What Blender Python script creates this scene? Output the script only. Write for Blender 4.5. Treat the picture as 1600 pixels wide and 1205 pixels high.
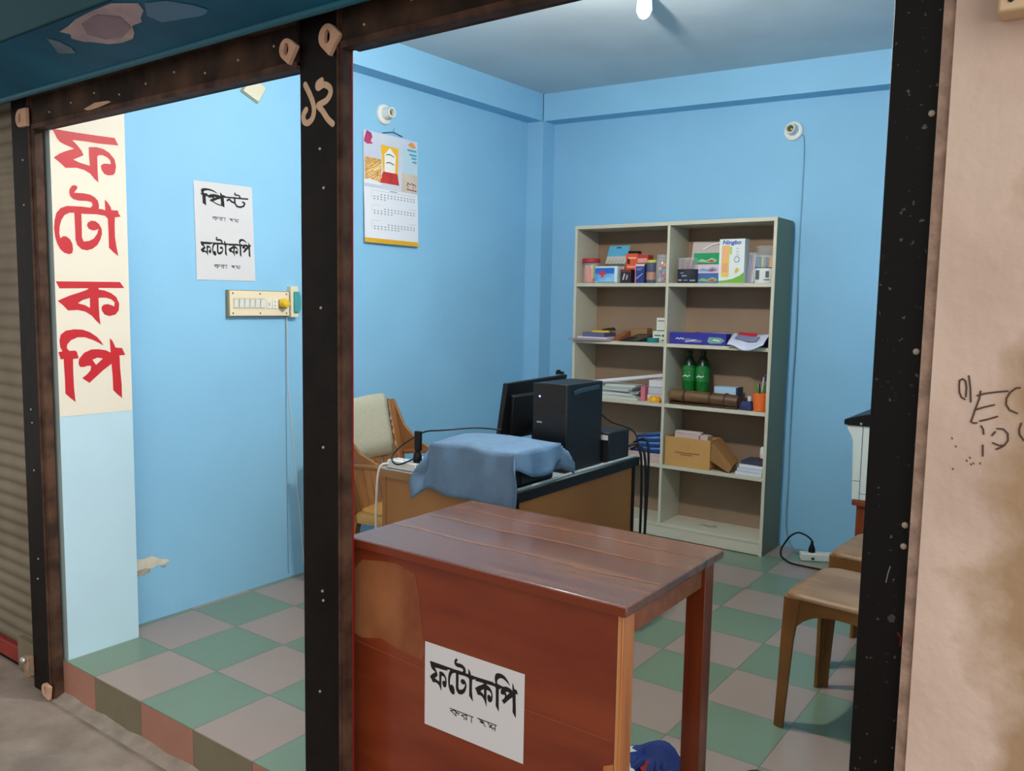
import bpy, math, random
from mathutils import Vector, Matrix
from mathutils.geometry import tessellate_polygon
random.seed(7)
for o in list(bpy.data.objects): bpy.data.objects.remove(o)
SC = bpy.context.scene
COL = SC.collection
# ---------------------------------------------------------------- camera
cd = bpy.data.cameras.new('camera'); cam = bpy.data.objects.new('camera', cd); COL.objects.link(cam)
cd.sensor_width = 36.0; cd.sensor_fit = 'HORIZONTAL'; cd.lens = 1296.24/1600*36; cd.clip_start = 0.05
R_ = Vector((0.80884, 0.58778, 0.01708)); U_ = Vector((-0.07174, 0.06982, 0.99498)); D_ = Vector((-0.58364, 0.80600, -0.09864))
mw = Matrix((R_, U_, -D_)).transposed().to_4x4(); mw.translation = Vector((2.9068, -1.4547, 1.3751))
cam.matrix_world = mw; SC.camera = cam
# ---------------------------------------------------------------- world, exposure
wd = bpy.data.worlds.new('world'); SC.world = wd; wd.use_nodes = True
wd.node_tree.nodes['Background'].inputs[0].default_value = (1.0, 0.97, 0.93, 1)
wd.node_tree.nodes['Background'].inputs[1].default_value = 0.58
SC.view_settings.view_transform = 'Standard'; SC.view_settings.look = 'None'
SC.view_settings.exposure = 0.24; SC.view_settings.gamma = 1.0; SC.view_settings.use_curve_mapping = False
sl = bpy.data.lights.new('daylight', 'SUN'); sl.energy = 1.6; sl.angle = math.radians(70); sl.color = (1.0, 0.97, 0.92)
so = bpy.data.objects.new('daylight', sl); COL.objects.link(so)      # soft light from the open end of the arcade
so.rotation_euler = Vector((-.86, .42, -.30)).to_track_quat('-Z', 'Y').to_euler()
BULB = 1260.0        # radiance of the lit bulb under the ceiling

# ---------------------------------------------------------------- helpers
def lin(c):
    r = []
    for v in c:
        v /= 255.0
        r.append(v/12.92 if v <= .04045 else ((v+.055)/1.055)**2.4)
    return tuple(r)+(1.0,)
MC = {}
def mat(name, col, rough=.55, spec=.4, metal=0.0, var=0.0, vs=6.0, col2=None, stretch=(1,1,1), lo=.35, hi=.65,
        bump=0.0, bs=80.0, coat=0.0, emit=0.0, alpha=1.0, trans=0.0, detail=4.0):
    if name in MC: return MC[name]
    m = bpy.data.materials.new(name); MC[name] = m; m.use_nodes = True
    nt = m.node_tree; b = nt.nodes['Principled BSDF']
    c = lin(col)
    b.inputs['Base Color'].default_value = c
    b.inputs['Roughness'].default_value = rough; b.inputs['Specular IOR Level'].default_value = spec
    b.inputs['Metallic'].default_value = metal; b.inputs['Coat Weight'].default_value = coat
    b.inputs['Coat Roughness'].default_value = .12
    b.inputs['Alpha'].default_value = alpha; b.inputs['Transmission Weight'].default_value = trans
    if emit:
        b.inputs['Emission Color'].default_value = c; b.inputs['Emission Strength'].default_value = emit
    tc = nt.nodes.new('ShaderNodeTexCoord')
    if var or col2:
        mp = nt.nodes.new('ShaderNodeMapping'); mp.inputs['Scale'].default_value = stretch
        nt.links.new(tc.outputs['Object'], mp.inputs[0])
        n = nt.nodes.new('ShaderNodeTexNoise'); n.inputs['Scale'].default_value = vs; n.inputs['Detail'].default_value = detail
        nt.links.new(mp.outputs[0], n.inputs['Vector'])
        r = nt.nodes.new('ShaderNodeValToRGB'); e = r.color_ramp.elements
        e[0].position = lo; e[1].position = hi
        if col2: e[0].color = c; e[1].color = lin(col2)
        else:
            e[0].color = tuple(x*(1-var) for x in c[:3])+(1,); e[1].color = tuple(min(1, x*(1+var)) for x in c[:3])+(1,)
        nt.links.new(n.outputs[0], r.inputs[0]); nt.links.new(r.outputs[0], b.inputs['Base Color'])
    if bump:
        n2 = nt.nodes.new('ShaderNodeTexNoise'); n2.inputs['Scale'].default_value = bs; n2.inputs['Detail'].default_value = 5
        nt.links.new(tc.outputs['Object'], n2.inputs['Vector'])
        bp = nt.nodes.new('ShaderNodeBump'); bp.inputs['Strength'].default_value = bump; bp.inputs['Distance'].default_value = .01
        nt.links.new(n2.outputs[0], bp.inputs['Height']); nt.links.new(bp.outputs[0], b.inputs['Normal'])
    return m
def math_node(nt, op, a, b=None):
    n = nt.nodes.new('ShaderNodeMath'); n.operation = op
    for i, v in enumerate((a, b)):
        if v is None: continue
        if hasattr(v, 'is_linked'): nt.links.new(v, n.inputs[i])
        else: n.inputs[i].default_value = v
    return n.outputs[0]
def thing(name, label, cat, loc, rotz=0.0, group=None):
    o = bpy.data.objects.new(name, None); COL.objects.link(o); o.empty_display_size = .05
    o.location = loc; o.rotation_euler = (0, 0, rotz); o['label'] = label; o['category'] = cat
    if group: o['group'] = group
    return o
def tag(o, label, cat, group=None):
    o['label'] = label; o['category'] = cat
    if group: o['group'] = group
    return o
class MB:
    def __init__(s): s.v = []; s.f = []; s.mi = []; s.mats = []; s.sm = []; s.k = 0
    def _m(s, m):
        if m not in s.mats: s.mats.append(m)
        return s.mats.index(m)
    def face(s, pts, m, smooth=False):
        k = len(s.v); s.v += [tuple(p) for p in pts]; s.f.append(tuple(range(k, k+len(pts)))); s.mi.append(s._m(m)); s.sm.append(smooth)
    def raw(s, vs, fs, m, smooth=False):
        k = len(s.v); s.v += [tuple(p) for p in vs]; i = s._m(m)
        for f in fs: s.f.append(tuple(k+j for j in f)); s.mi.append(i); s.sm.append(smooth)
        return s
    def box(s, x0, x1, y0, y1, z0, z1, m):
        vs = [(x, y, z) for z in (z0, z1) for y in (y0, y1) for x in (x0, x1)]
        return s.raw(vs, [(0,2,3,1),(4,5,7,6),(0,1,5,4),(1,3,7,5),(3,2,6,7),(2,0,4,6)], m)
    def hexa(s, v8, m):      # 4 bottom points, 4 top points
        return s.raw(v8, [(3,2,1,0),(4,5,6,7),(0,1,5,4),(1,2,6,5),(2,3,7,6),(3,0,4,7)], m)
    def obox(s, c, ax, ay, hx, hy, z0, z1, m):   # box turned about z
        ax = Vector(ax); ay = Vector(ay); p = []
        for z in (z0, z1):
            for a, b in ((-1,-1),(1,-1),(1,1),(-1,1)): p.append(Vector((c[0], c[1], z))+ax*hx*a+ay*hy*b)
        return s.hexa(p, m)
    def loft(s, rings, m, cap=True, smooth=True, closed=True):
        n = len(rings[0]); vs = [p for r in rings for p in r]; fs = []
        for i in range(len(rings)-1):
            for j in range(n if closed else n-1):
                fs.append((i*n+j, i*n+(j+1) % n, (i+1)*n+(j+1) % n, (i+1)*n+j))
        s.raw(vs, fs, m, smooth)
        if cap:
            s.face(list(reversed(rings[0])), m); s.face(rings[-1], m)
        return s
    def tube(s, path, r, m, n=8, cap=True):
        P = [Vector(p) for p in path]; rings = []; N = None
        for i, p in enumerate(P):
            t = (P[min(i+1, len(P)-1)]-P[max(i-1, 0)]).normalized()
            if N is None:
                N = t.orthogonal().normalized()
            N = (N-t*N.dot(t)).normalized(); B = t.cross(N)
            rr = r[i] if isinstance(r, (list, tuple)) else r
            rings.append([p+(N*math.cos(2*math.pi*k/n)+B*math.sin(2*math.pi*k/n))*rr for k in range(n)])
        return s.loft(rings, m, cap)
    def sweep(s, path, w, h, m, side, smooth=False):   # rectangular profile, 'side' = width direction
        P = [Vector(p) for p in path]; sd = Vector(side).normalized(); rings = []
        for i, p in enumerate(P):
            t = (P[min(i+1, len(P)-1)]-P[max(i-1, 0)]).normalized(); a = (sd-t*sd.dot(t)).normalized(); b = t.cross(a)
            ww = w[i] if isinstance(w, (list, tuple)) else w; hh = h[i] if isinstance(h, (list, tuple)) else h
            rings.append([p-a*ww/2-b*hh/2, p+a*ww/2-b*hh/2, p+a*ww/2+b*hh/2, p-a*ww/2+b*hh/2])
        return s.loft(rings, m, True, smooth)
    def lathe(s, prof, c, m, n=20, axis=(0,0,1), sx=1.0, sy=1.0):
        ax = Vector(axis).normalized(); a = ax.orthogonal().normalized() if abs(ax.z) < .9 else Vector((1,0,0)); b = ax.cross(a); c = Vector(c)
        rings = [[c+ax*z+(a*math.cos(2*math.pi*k/n)*sx+b*math.sin(2*math.pi*k/n)*sy)*max(r, 1e-4) for k in range(n)] for r, z in prof]
        return s.loft(rings, m, True, True)
    def _lift(s, mp):      # overlapping pieces of print get a hair of thickness between them
        s.k += 1; d = 7e-6*(s.k % 50)
        def g(u, v):
            p = Vector(mp(u, v)); n = (Vector(mp(u+1e-3, v))-p).cross(Vector(mp(u, v+1e-3))-p)
            return p+n.normalized()*d
        return g
    def fill(s, polys, mp, m):    # 2-D outline plus holes -> faces
        L = [[Vector((a, b, 0)) for a, b in p] for p in polys]
        mp = s._lift(mp); tri = tessellate_polygon(L); flat = [v for p in L for v in p]
        return s.raw([mp(v.x, v.y) for v in flat], [tuple(t) for t in tri], m)
    def prism(s, polys, mp, w0, w1, m):   # mp(u, v, w)
        for w in (w0, w1):
            L = [[Vector((a, b, 0)) for a, b in p] for p in polys]; fl = [v for p in L for v in p]
            s.raw([mp(v.x, v.y, w) for v in fl], [tuple(t) for t in tessellate_polygon(L)], m)
        for p in polys:
            for i in range(len(p)):
                a, b = p[i], p[(i+1) % len(p)]
                s.face([mp(*a, w0), mp(*b, w0), mp(*b, w1), mp(*a, w1)], m)
        return s
    def stroke(s, pts, w, mp, m):  # flat ribbon with round joints
        for i, (a, b) in enumerate(pts):
            q_ = s._lift(mp); s.face([q_(a+math.cos(k*math.pi/5)*w/2, b+math.sin(k*math.pi/5)*w/2) for k in range(10)], m)
            if i+1 < len(pts):
                c, d = pts[i+1]; l = math.hypot(c-a, d-b) or 1; nx, ny = -(d-b)/l*w/2, (c-a)/l*w/2
                q_ = s._lift(mp); s.face([q_(a+nx, b+ny), q_(a-nx, b-ny), q_(c-nx, d-ny), q_(c+nx, d+ny)], m)
        return s
    def build(s, name, parent=None, loc=None, bevel=0.0, local=False, sharp=35):
        me = bpy.data.meshes.new(name)
        off = Vector((0,0,0))
        if parent is not None and not local: off = Vector(parent.location)
        if parent is None and loc is not None and not local: off = Vector(loc)
        if parent is not None and parent.parent is not None and not local: off = off+Vector(parent.parent.location)
        me.from_pydata([tuple(Vector(p)-off) for p in s.v], [], s.f)
        for m in s.mats: me.materials.append(m)
        for p, i, q in zip(me.polygons, s.mi, s.sm): p.material_index = i; p.use_smooth = q
        import bmesh
        bm = bmesh.new(); bm.from_mesh(me); bmesh.ops.remove_doubles(bm, verts=bm.verts, dist=1e-6)
        bmesh.ops.recalc_face_normals(bm, faces=bm.faces); bm.to_mesh(me); bm.free()
        try: me.set_sharp_from_angle(angle=math.radians(sharp))
        except Exception: pass
        o = bpy.data.objects.new(name, me); COL.objects.link(o)
        if parent is not None: o.parent = parent
        elif loc is not None: o.location = loc
        if bevel:
            b = o.modifiers.new('bevel', 'BEVEL'); b.width = bevel; b.segments = 2; b.limit_method = 'ANGLE'; b.angle_limit = math.radians(40)
        return o
def struct(o): o['kind'] = 'structure'; return o
def text_faces(mb, txt, size, mp, m, shear=0.0):
    cu = bpy.data.curves.new('tmp', 'FONT'); cu.body = txt; cu.size = size; cu.shear = shear; cu.offset = size*.02
    to = bpy.data.objects.new('tmp', cu); COL.objects.link(to)
    dg = bpy.context.evaluated_depsgraph_get(); me = bpy.data.meshes.new_from_object(to.evaluated_get(dg))
    mb.raw([mp(v.co.x, v.co.y) for v in me.vertices], [tuple(p.vertices) for p in me.polygons], m)
    bpy.data.objects.remove(to); bpy.data.curves.remove(cu); bpy.data.meshes.remove(me)
def arc(cx, cy, rx, ry, a0, a1, n=10):
    return [(cx+rx*math.cos(math.radians(a0+(a1-a0)*i/n)), cy+ry*math.sin(math.radians(a0+(a1-a0)*i/n))) for i in range(n+1)]
def smooth_path(P, k=4):
    P = [Vector(p) for p in P]; out = []
    for i in range(len(P)-1):
        p0, p1, p2, p3 = P[max(i-1,0)], P[i], P[i+1], P[min(i+2,len(P)-1)]
        for j in range(k):
            t = j/k
            out.append(.5*((2*p1)+(p2-p0)*t+(2*p0-5*p1+4*p2-p3)*t*t+(3*p1-p0-3*p2+p3)*t**3))
    return out+[P[-1]]
T = 0.3048
XW, XC, YB, YC, XR = -.335, -.21, 3.285, 3.15, 2.72     # left wall, column faces, back wall, beam face, right wall
def zc(x, y): return 2.733-.0237*(x+.21)+.016*(y-3.15)    # the ceiling is slightly out of level
def zb(x, y): return zc(x, y)-.172
# ---------------------------------------------------------------- materials
PAINT = mat('blue_wall_paint', (140,194,227), rough=.6, spec=.3, var=.035, vs=1.6, bump=.05, bs=60)
COLTONE = mat('pale_blue_column', (186,216,230), rough=.6, spec=.3, var=.03, vs=2, bump=.05, bs=60)  # front column, a paler blue than the walls
CEIL = mat('ceiling_paint', (200,212,219), rough=.8, spec=.2, var=.05, vs=2.5)
BLACK = mat('black_steel_paint', (11,8,7), rough=.55, spec=.16, col2=(22,16,14), vs=9, bump=.08, bs=40)
BROWN = mat('brown_primer_edge', (52,34,26), rough=.65, spec=.2, col2=(88,62,48), vs=14)
RUST = mat('rusty_lintel_steel', (36,25,20), rough=.75, spec=.2, col2=(86,62,46), vs=7, lo=.42, hi=.8, bump=.15, bs=30)
REDP = mat('red_oxide_paint', (120,26,24), rough=.7, spec=.2)
LUG = mat('bare_tan_primer', (190,150,125), rough=.6, var=.12, vs=30)
WHITEP = mat('white_plastic', (222,224,218), rough=.4, spec=.5)
CREAMP = mat('cream_plastic', (226,214,186), rough=.45)
BLKP = mat('black_plastic', (13,14,16), rough=.45, spec=.3)
BOLTM = mat('dull_bolt', (170,156,142), rough=.5, metal=.3)
DARKM = mat('dark_socket', (40,38,34), rough=.7)
PAPER = mat('white_paper', (212,210,212), rough=.8, spec=.2)
INK = mat('black_ink', (24,20,22), rough=.7)
STEEL = mat('bare_steel', (190,185,178), rough=.35, metal=.8)
BOARD = mat('cream_laminate_board', (202,195,174), rough=.5, spec=.35, var=.04, vs=3)
HARDB = mat('brown_hardboard', (150,126,104), rough=.75, var=.08, vs=3)
CREAME = mat('cream_board_edge', (206,200,176), rough=.5)
CHWOOD = mat('mottled_brown_plastic', (128,84,46), rough=.45, spec=.4, col2=(158,108,62), vs=3.5, stretch=(1,6,1))
CHWOOD2 = mat('mottled_amber_plastic', (112,70,30), rough=.42, spec=.4, col2=(146,98,48), vs=3, stretch=(1,5,1))
CABLE = mat('black_cable', (14,14,15), rough=.5)
WCABLE = mat('white_cable', (205,205,200), rough=.5)

# ---------------------------------------------------------------- floor, riser, ground
fm = bpy.data.materials.new('checker_floor_tiles'); fm.use_nodes = True; nt = fm.node_tree; b = nt.nodes['Principled BSDF']
tc = nt.nodes.new('ShaderNodeTexCoord'); sp = nt.nodes.new('ShaderNodeSeparateXYZ'); nt.links.new(tc.outputs['Object'], sp.inputs[0])
tx = math_node(nt, 'DIVIDE', sp.outputs[0], T); ty = math_node(nt, 'DIVIDE', sp.outputs[1], T)
par = math_node(nt, 'FLOORED_MODULO', math_node(nt, 'ADD', math_node(nt, 'FLOOR', tx), math_node(nt, 'FLOOR', ty)), 2.0)
mx = nt.nodes.new('ShaderNodeMix'); mx.data_type = 'RGBA'; nt.links.new(par, mx.inputs[0])
mx.inputs[6].default_value = lin((163,143,131)); mx.inputs[7].default_value = lin((120,140,117))
gx = math_node(nt, 'PINGPONG', tx, .5); gy = math_node(nt, 'PINGPONG', ty, .5)
gr = math_node(nt, 'LESS_THAN', math_node(nt, 'MINIMUM', gx, gy), .006)
mg = nt.nodes.new('ShaderNodeMix'); mg.data_type = 'RGBA'; nt.links.new(gr, mg.inputs[0]); nt.links.new(mx.outputs[2], mg.inputs[6])
mg.inputs[7].default_value = lin((104,104,96))
nz = nt.nodes.new('ShaderNodeTexNoise'); nz.inputs['Scale'].default_value = 3.0; nt.links.new(tc.outputs['Object'], nz.inputs['Vector'])
md = nt.nodes.new('ShaderNodeMix'); md.data_type = 'RGBA'; md.blend_type = 'MULTIPLY'; md.inputs[0].default_value = 1
rr = nt.nodes.new('ShaderNodeValToRGB'); rr.color_ramp.elements[0].color = (.86,.86,.86,1); rr.color_ramp.elements[1].color = (1,1,1,1)
nt.links.new(nz.outputs[0], rr.inputs[0]); nt.links.new(mg.outputs[2], md.inputs[6]); nt.links.new(rr.outputs[0], md.inputs[7])
nt.links.new(md.outputs[2], b.inputs['Base Color']); b.inputs['Roughness'].default_value = .28; b.inputs['Specular IOR Level'].default_value = .5
m = MB(); m.box(XW-.1, XR+.1, .0097, YB+.1, -.03, 0, fm); struct(m.build('floor'))
RT1 = mat('terracotta_riser_tile', (158,112,96), rough=.5, var=.06, vs=8); RT2 = mat('olive_riser_tile', (114,106,86), rough=.5, var=.06, vs=8)
MORT = mat('grey_mortar', (150,140,128), rough=.9, var=.15, vs=14, bump=.3, bs=60)
m = MB(); m.box(XW-.1, XR+.1, .03, .5, -.2, -.031, MORT)
for i in range(-2, 9):
    m.box(i*T+.001, (i+1)*T-.001, .008, .03, -.135, -.004, RT1 if i % 2 else RT2)
P = []
for i in range(40):   # the rough mortar fillet under the tiles
    x = -.24+i*.076; P.append([(x, .012, -.126+.006*math.sin(i*1.9)), (x, -.012-.006*math.sin(i*2.3), -.137), (x, -.035, -.149), (x, .03, -.16)])
m.loft(P, MORT); struct(m.build('trim_1'))
GR = mat('worn_concrete_ground', (124,111,100), rough=.9, col2=(164,150,138), vs=5, lo=.35, hi=.7, bump=.5, bs=18)
m = MB(); m.box(-4, 6, -6, .03, -.25, -.15, GR); struct(m.build('floor_outside'))
# ---------------------------------------------------------------- walls, beams, ceiling
m = MB(); m.box(XW-.12, XW, .0, YB+.12, 0, 2.85, PAINT); wl = struct(m.build('wall_left'))
PL1 = mat('bare_plaster', (214,204,186), rough=.9, var=.1, vs=20); PL2 = mat('grey_render', (164,158,142), rough=.9, var=.2, vs=25)
mpw = lambda a, b: (XW+.0012, a, b)
m = MB(); m.fill([[(.298,.262),(.33,.275),(.37,.282),(.40,.276),(.435,.281),(.47,.262),(.505,.25),(.52,.243),(.49,.232),(.46,.236),(.43,.226),(.40,.232),(.36,.228),(.298,.232)]], mpw, PL1)
m.fill([[(.298,.234),(.35,.231),(.40,.235),(.43,.229),(.425,.215),(.40,.206),(.37,.209),(.34,.2),(.298,.21)]], lambda a, b: (XW+.0016, a, b), PL2)
m.fill([[(.47,.228),(.50,.225),(.50,.219),(.485,.217)]], mpw, PL2)
o = m.build('plaster_patch', wl); o['label'] = 'bare plaster patch where the blue paint has come off'
m = MB(); m.box(XW-.12, XR+.12, YB, YB+.12, 0, 2.85, PAINT); struct(m.build('wall_back'))
m = MB(); m.box(XR, XR+.12, .0, YB+.12, 0, 2.85, PAINT); struct(m.build('wall_right'))
COLF = mat('shaded_grey_green_render', (148,164,164), rough=.7, var=.08, vs=3)  # cement-like column front, with its shade mixed into the grey
m = MB(); m.box(XW-.11, XC, .018, .298, .0005, 2.8, COLTONE)
m.raw([(XW-.11,.0172,.0005),(XC,.0172,.0005),(XC,.0172,2.8),(XW-.11,.0172,2.8)], [(0,1,2,3)], COLF); struct(m.build('wall_left_column'))
m = MB(); m.box(XW-.05, XC, YC, YB+.05, .0005, 2.8, PAINT); struct(m.build('wall_back_column'))
m = MB()
def beam(x0, x1, y0, y1):
    v = [(x, y, zb(x, y)) for x, y in ((x0,y0),(x1,y0),(x1,y1),(x0,y1))]; w = [(x, y, z+.3) for x, y, z in v]; m.hexa(v+w, PAINT)
beam(XW-.05, XC-.004, .05, YB+.05); struct(m.build('trim_2'))
m = MB(); beam(XC-.005, XR+.05, YC, YB+.05); struct(m.build('trim_3'))
m = MB(); x0, x1, y0, y1 = XW-.1, XR+.1, -.04, YB+.1
v = [(x, y, zc(x, y)) for x, y in ((x0,y0),(x1,y0),(x1,y1),(x0,y1))]; m.hexa(v+[(x, y, z+.2) for x, y, z in v], CEIL); struct(m.build('ceiling'))
m = MB(); m.box(XW-.1, XR+.1, -.04, .06, 2.095, 2.95, mat('dark_front_wall', (70,58,50), rough=.9, var=.2)); struct(m.build('wall_front'))
PIL = mat('pink_grey_plaster', (196,170,154), rough=.85, col2=(216,192,176), vs=3.2, lo=.3, hi=.6, bump=.25, bs=35)
DIRT = mat('brown_wall_stain', (158,128,108), rough=.9, col2=(176,150,132), vs=9)
nt = PIL.node_tree; pb = nt.nodes['Principled BSDF']; src = pb.inputs['Base Color'].links[0].from_socket     # brown damp stains low on the right
tc = nt.nodes.new('ShaderNodeTexCoord'); n1 = nt.nodes.new('ShaderNodeTexNoise'); n1.inputs['Scale'].default_value = 7; n1.inputs['Detail'].default_value = 5
nt.links.new(tc.outputs['Object'], n1.inputs['Vector']); sp = nt.nodes.new('ShaderNodeSeparateXYZ'); nt.links.new(tc.outputs['Object'], sp.inputs[0])
v = math_node(nt, 'ADD', n1.outputs[0], math_node(nt, 'MULTIPLY', math_node(nt, 'SUBTRACT', sp.outputs[0], 2.765), 4.0))
v = math_node(nt, 'SUBTRACT', v, math_node(nt, 'MULTIPLY', math_node(nt, 'ABSOLUTE', math_node(nt, 'SUBTRACT', sp.outputs[2], .98)), .45))
r2 = nt.nodes.new('ShaderNodeValToRGB'); r2.color_ramp.elements[0].position = .38; r2.color_ramp.elements[1].position = .62; nt.links.new(v, r2.inputs[0])
mx2 = nt.nodes.new('ShaderNodeMix'); mx2.data_type = 'RGBA'; nt.links.new(r2.outputs[0], mx2.inputs[0]); nt.links.new(src, mx2.inputs[6]); mx2.inputs[7].default_value = lin((172,142,112)); nt.links.new(mx2.outputs[2], pb.inputs['Base Color'])
m = MB(); m.box(2.682, 3.5, -.04, .25, -.15, 3.0, PIL)
m.box(2.6645, 2.684, -.034, .25, -.15, 3.0, mat('rough_plaster_edge', (158,132,116), rough=.95, var=.25, vs=30, bump=.5, bs=60))
wp = struct(m.build('wall_pillar'))
GRAF = [[[2.73,1.242],[2.725,1.245],[2.722,1.252],[2.721,1.262],[2.721,1.27],[2.725,1.273],[2.729,1.27],[2.731,1.26],[2.731,1.246]],[[2.733,1.278],[2.736,1.261],[2.738,1.239]],[[2.75,1.256],[2.749,1.245],[2.745,1.229],[2.741,1.212],[2.74,1.209],[2.744,1.207],[2.748,1.208]],[[2.746,1.249],[2.756,1.253],[2.769,1.256],[2.785,1.259]],[[2.744,1.227],[2.755,1.232],[2.769,1.237]],[[2.752,1.211],[2.763,1.215],[2.774,1.22]],[[2.8,1.265],[2.795,1.264],[2.788,1.257],[2.784,1.248],[2.784,1.239],[2.789,1.231],[2.799,1.227]],[[2.754,1.204],[2.757,1.199],[2.758,1.192]],[[2.758,1.175],[2.759,1.159]],[[2.769,1.191],[2.773,1.197]],[[2.775,1.202],[2.783,1.202],[2.789,1.196],[2.79,1.186],[2.786,1.178],[2.779,1.177],[2.771,1.18]],[[2.786,1.178],[2.781,1.174],[2.776,1.171]],[[2.805,1.213],[2.803,1.204],[2.804,1.196],[2.81,1.188]]]
m = MB()
for s in GRAF: m.stroke(s, .0024, lambda a, b: (a, -.0412, b), mat('dark_charcoal_scribble', (84,62,52), rough=.9))
for (a, b) in ((2.738,1.15),(2.744,1.145),(2.747,1.147),(2.756,1.148),(2.722,1.17),(2.716,1.182),(2.742,1.155),(2.72,1.135)):
    m.stroke([(a,b),(a+.0008,b-.002)], .0016, lambda a, b: (a, -.0412, b), MC['dark_charcoal_scribble'])
o = m.build('graffiti', wp); o['label'] = 'hand-drawn dark letters and numbers on the plaster'
# ---------------------------------------------------------------- steel shutter frame
def ring_lug(name, parent, cx, cz, y, r=.026, hole=.008, tail=(1, 0), L=.03):
    tx, tz = tail; out = []
    a0 = math.degrees(math.atan2(tz, tx))
    for i in range(17):
        a = math.radians(a0+90+180*i/16); out.append((cx+r*math.cos(a), cz+r*math.sin(a)))
    nx, nz = -tz, tx
    out += [(cx+tx*L-nx*r, cz+tz*L-nz*r), (cx+tx*L+nx*r, cz+tz*L+nz*r)]
    hol = [(cx+hole*math.cos(2*math.pi*i/12), cz+1.5*hole*math.sin(2*math.pi*i/12)) for i in range(12)]
    q = MB(); q.prism([out, hol], lambda a, b, w: (a, w, b), y-.012, y, LUG)
    o = q.build(name, parent, bevel=.003); o['label'] = 'tan metal lug with a hole'; return o
def bolt(parent, x, z, y, r=.004, m_=None):
    q = MB(); q.lathe([(r, 0), (r*.9, .0025), (r*.3, .004)], (x, y, z), m_ or BOLTM, n=8, axis=(0,-1,0)); return q.build('bolt', parent)
def post(label, x0, x1, lip, z0, z1, y0=-.02, y1=.008, red=False, face=None):
    t = thing('shutter_post', label, 'post', ((x0+x1)/2, -.005, z0))
    q = MB(); q.box(x0, x1, y0, y1, z0, z1, face or BLACK); q.build('plate', t, bevel=.002)
    if lip:
        q = MB(); q.box(lip[0], lip[1], y0-.004, y1, z0, z1, BROWN)
        w = lip[1]-lip[0]; q.box(lip[0], lip[0]+.35*w, y0-.008, y0-.003, z0, z1, BROWN)
        if red: q.box(lip[1], lip[1]+.0012, y1-.006, y1, z0, z1, REDP)
        q.build('guide_lip', t, bevel=.0015)
    return t
pc = post('wide black steel post between the two shop openings with a painted number', 1.187, 1.331, (1.331, 1.350), -.15, 2.08, red=True)
NUM = [[[1.208,1.915],[1.221,1.896],[1.235,1.872],[1.241,1.85],[1.235,1.83],[1.218,1.82],[1.203,1.826],[1.201,1.842],[1.211,1.853]],[[1.27,1.917],[1.255,1.911],[1.257,1.901],[1.278,1.906],[1.299,1.896],[1.301,1.881],[1.287,1.867],[1.264,1.861],[1.257,1.857],[1.273,1.843],[1.291,1.822],[1.309,1.808]]]
q = MB()
for s in NUM: q.stroke([tuple(p)[:2] for p in smooth_path([(a, b, 0) for a, b in s], 4)], .016, lambda a, b: (a, -.0208, b), mat('tan_stencil_paint', (196,164,136), rough=.7, var=.08, vs=40))
o = q.build('painted_number', pc); o['label'] = 'tan Bengali numerals painted at the top'
for x, z in ((1.262,1.752),(1.262,1.355),(1.268,.995),(1.262,.61),(1.265,.585),(1.25,.33),(1.275,1.655)): bolt(pc, x, z, -.02)
ring_lug('bracket_lug', pc, 1.308, 2.012, -.026, r=.03, hole=.011, tail=(.75, -.66), L=.035)
pl = post('black steel post beside the closed grey shutter', -.412, -.270, (-.270, -.231), -.15, 2.1)
for x, z in ((-.33,1.86),(-.335,1.70),(-.345,.95),(-.34,.9),(-.34,.72),(-.335,.38),(-.345,.30)): bolt(pl, x, z, -.02)
ring_lug('bracket_lug', pl, -.288, 1.998, -.034, r=.031, hole=.011, tail=(1, 0), L=.048)
ring_lug('floor_lug', pl, -.268, -.112, -.034, r=.027, hole=.011, tail=(.98, -.2), L=.03)
q = MB(); q.lathe([(.014,0),(.016,.006),(.012,.014),(.004,.018)], (-.425,-.045,-.035), STEEL, n=16, axis=(0,-1,.2)); q.box(-.437,-.405,-.045,-.02,-.1,-.02, mat('rusted_tan_hasp', (150,124,100), rough=.7, var=.2, vs=40))
o = q.build('hasp', pl, bevel=.003); o['label'] = 'shiny metal hasp at the foot'
pr = post('black steel post on the right against the pinkish pillar', 2.592, 2.664, None, -.15, 2.1, face=mat('chipped_black_steel', (12,9,8), rough=.5, spec=.2, col2=(92,84,78), vs=85, lo=.68, hi=.735, detail=3))
SCUFF = mat('pale_paint_scuffs', (120,112,106), rough=.8)
q = MB()
random.seed(3)
q.stroke([(2.632,.93),(2.634,.945),(2.637,.958)], .0016, lambda a, b: (a, -.0206, b), SCUFF)
o = q.build('scratch', pr); o['label'] = 'pale scratch in the black paint'; q = MB()
q.stroke([(2.658,.848),(2.654,.85),(2.66,.842),(2.659,.83)], .0022, lambda a, b: (a, -.0206, b), REDP); o = q.build('paint_mark', pr); o['label'] = 'red paint mark'; q = MB()
q.fill([[(2.637,.872),(2.644,.88),(2.65,.876),(2.648,.866),(2.641,.865)]], lambda a, b: (a, -.0206, b), mat('grey_scuff', (58,54,52), rough=.8))
o = q.build('scuff', pr); o['label'] = 'grey scuff'
for z in (1.676, 1.03, .995, 1.31): bolt(pr, 2.655, z, -.02, r=.0055)
def lintel(label, x0, x1, z0, z1):
    t = thing('shutter_lintel', label, 'lintel', ((x0+x1)/2, 0, z0))
    q = MB(); q.box(x0, x1, -.03, .03, z0, z1, RUST); q.build('channel', t, bevel=.003)
    q = MB(); q.box(x0, x1, -.034, .0, z0-.006, z0+.012, BROWN); q.build('bottom_flange', t, bevel=.002)
    q = MB(); q.box(x0, x1, -.05, -.028, z1-.012, z1+.004, BROWN); q.build('top_flange', t, bevel=.002)
    return t
l1 = lintel('rusty brown steel lintel over the left opening', -.232, 1.187, 1.962, 2.075)
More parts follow.
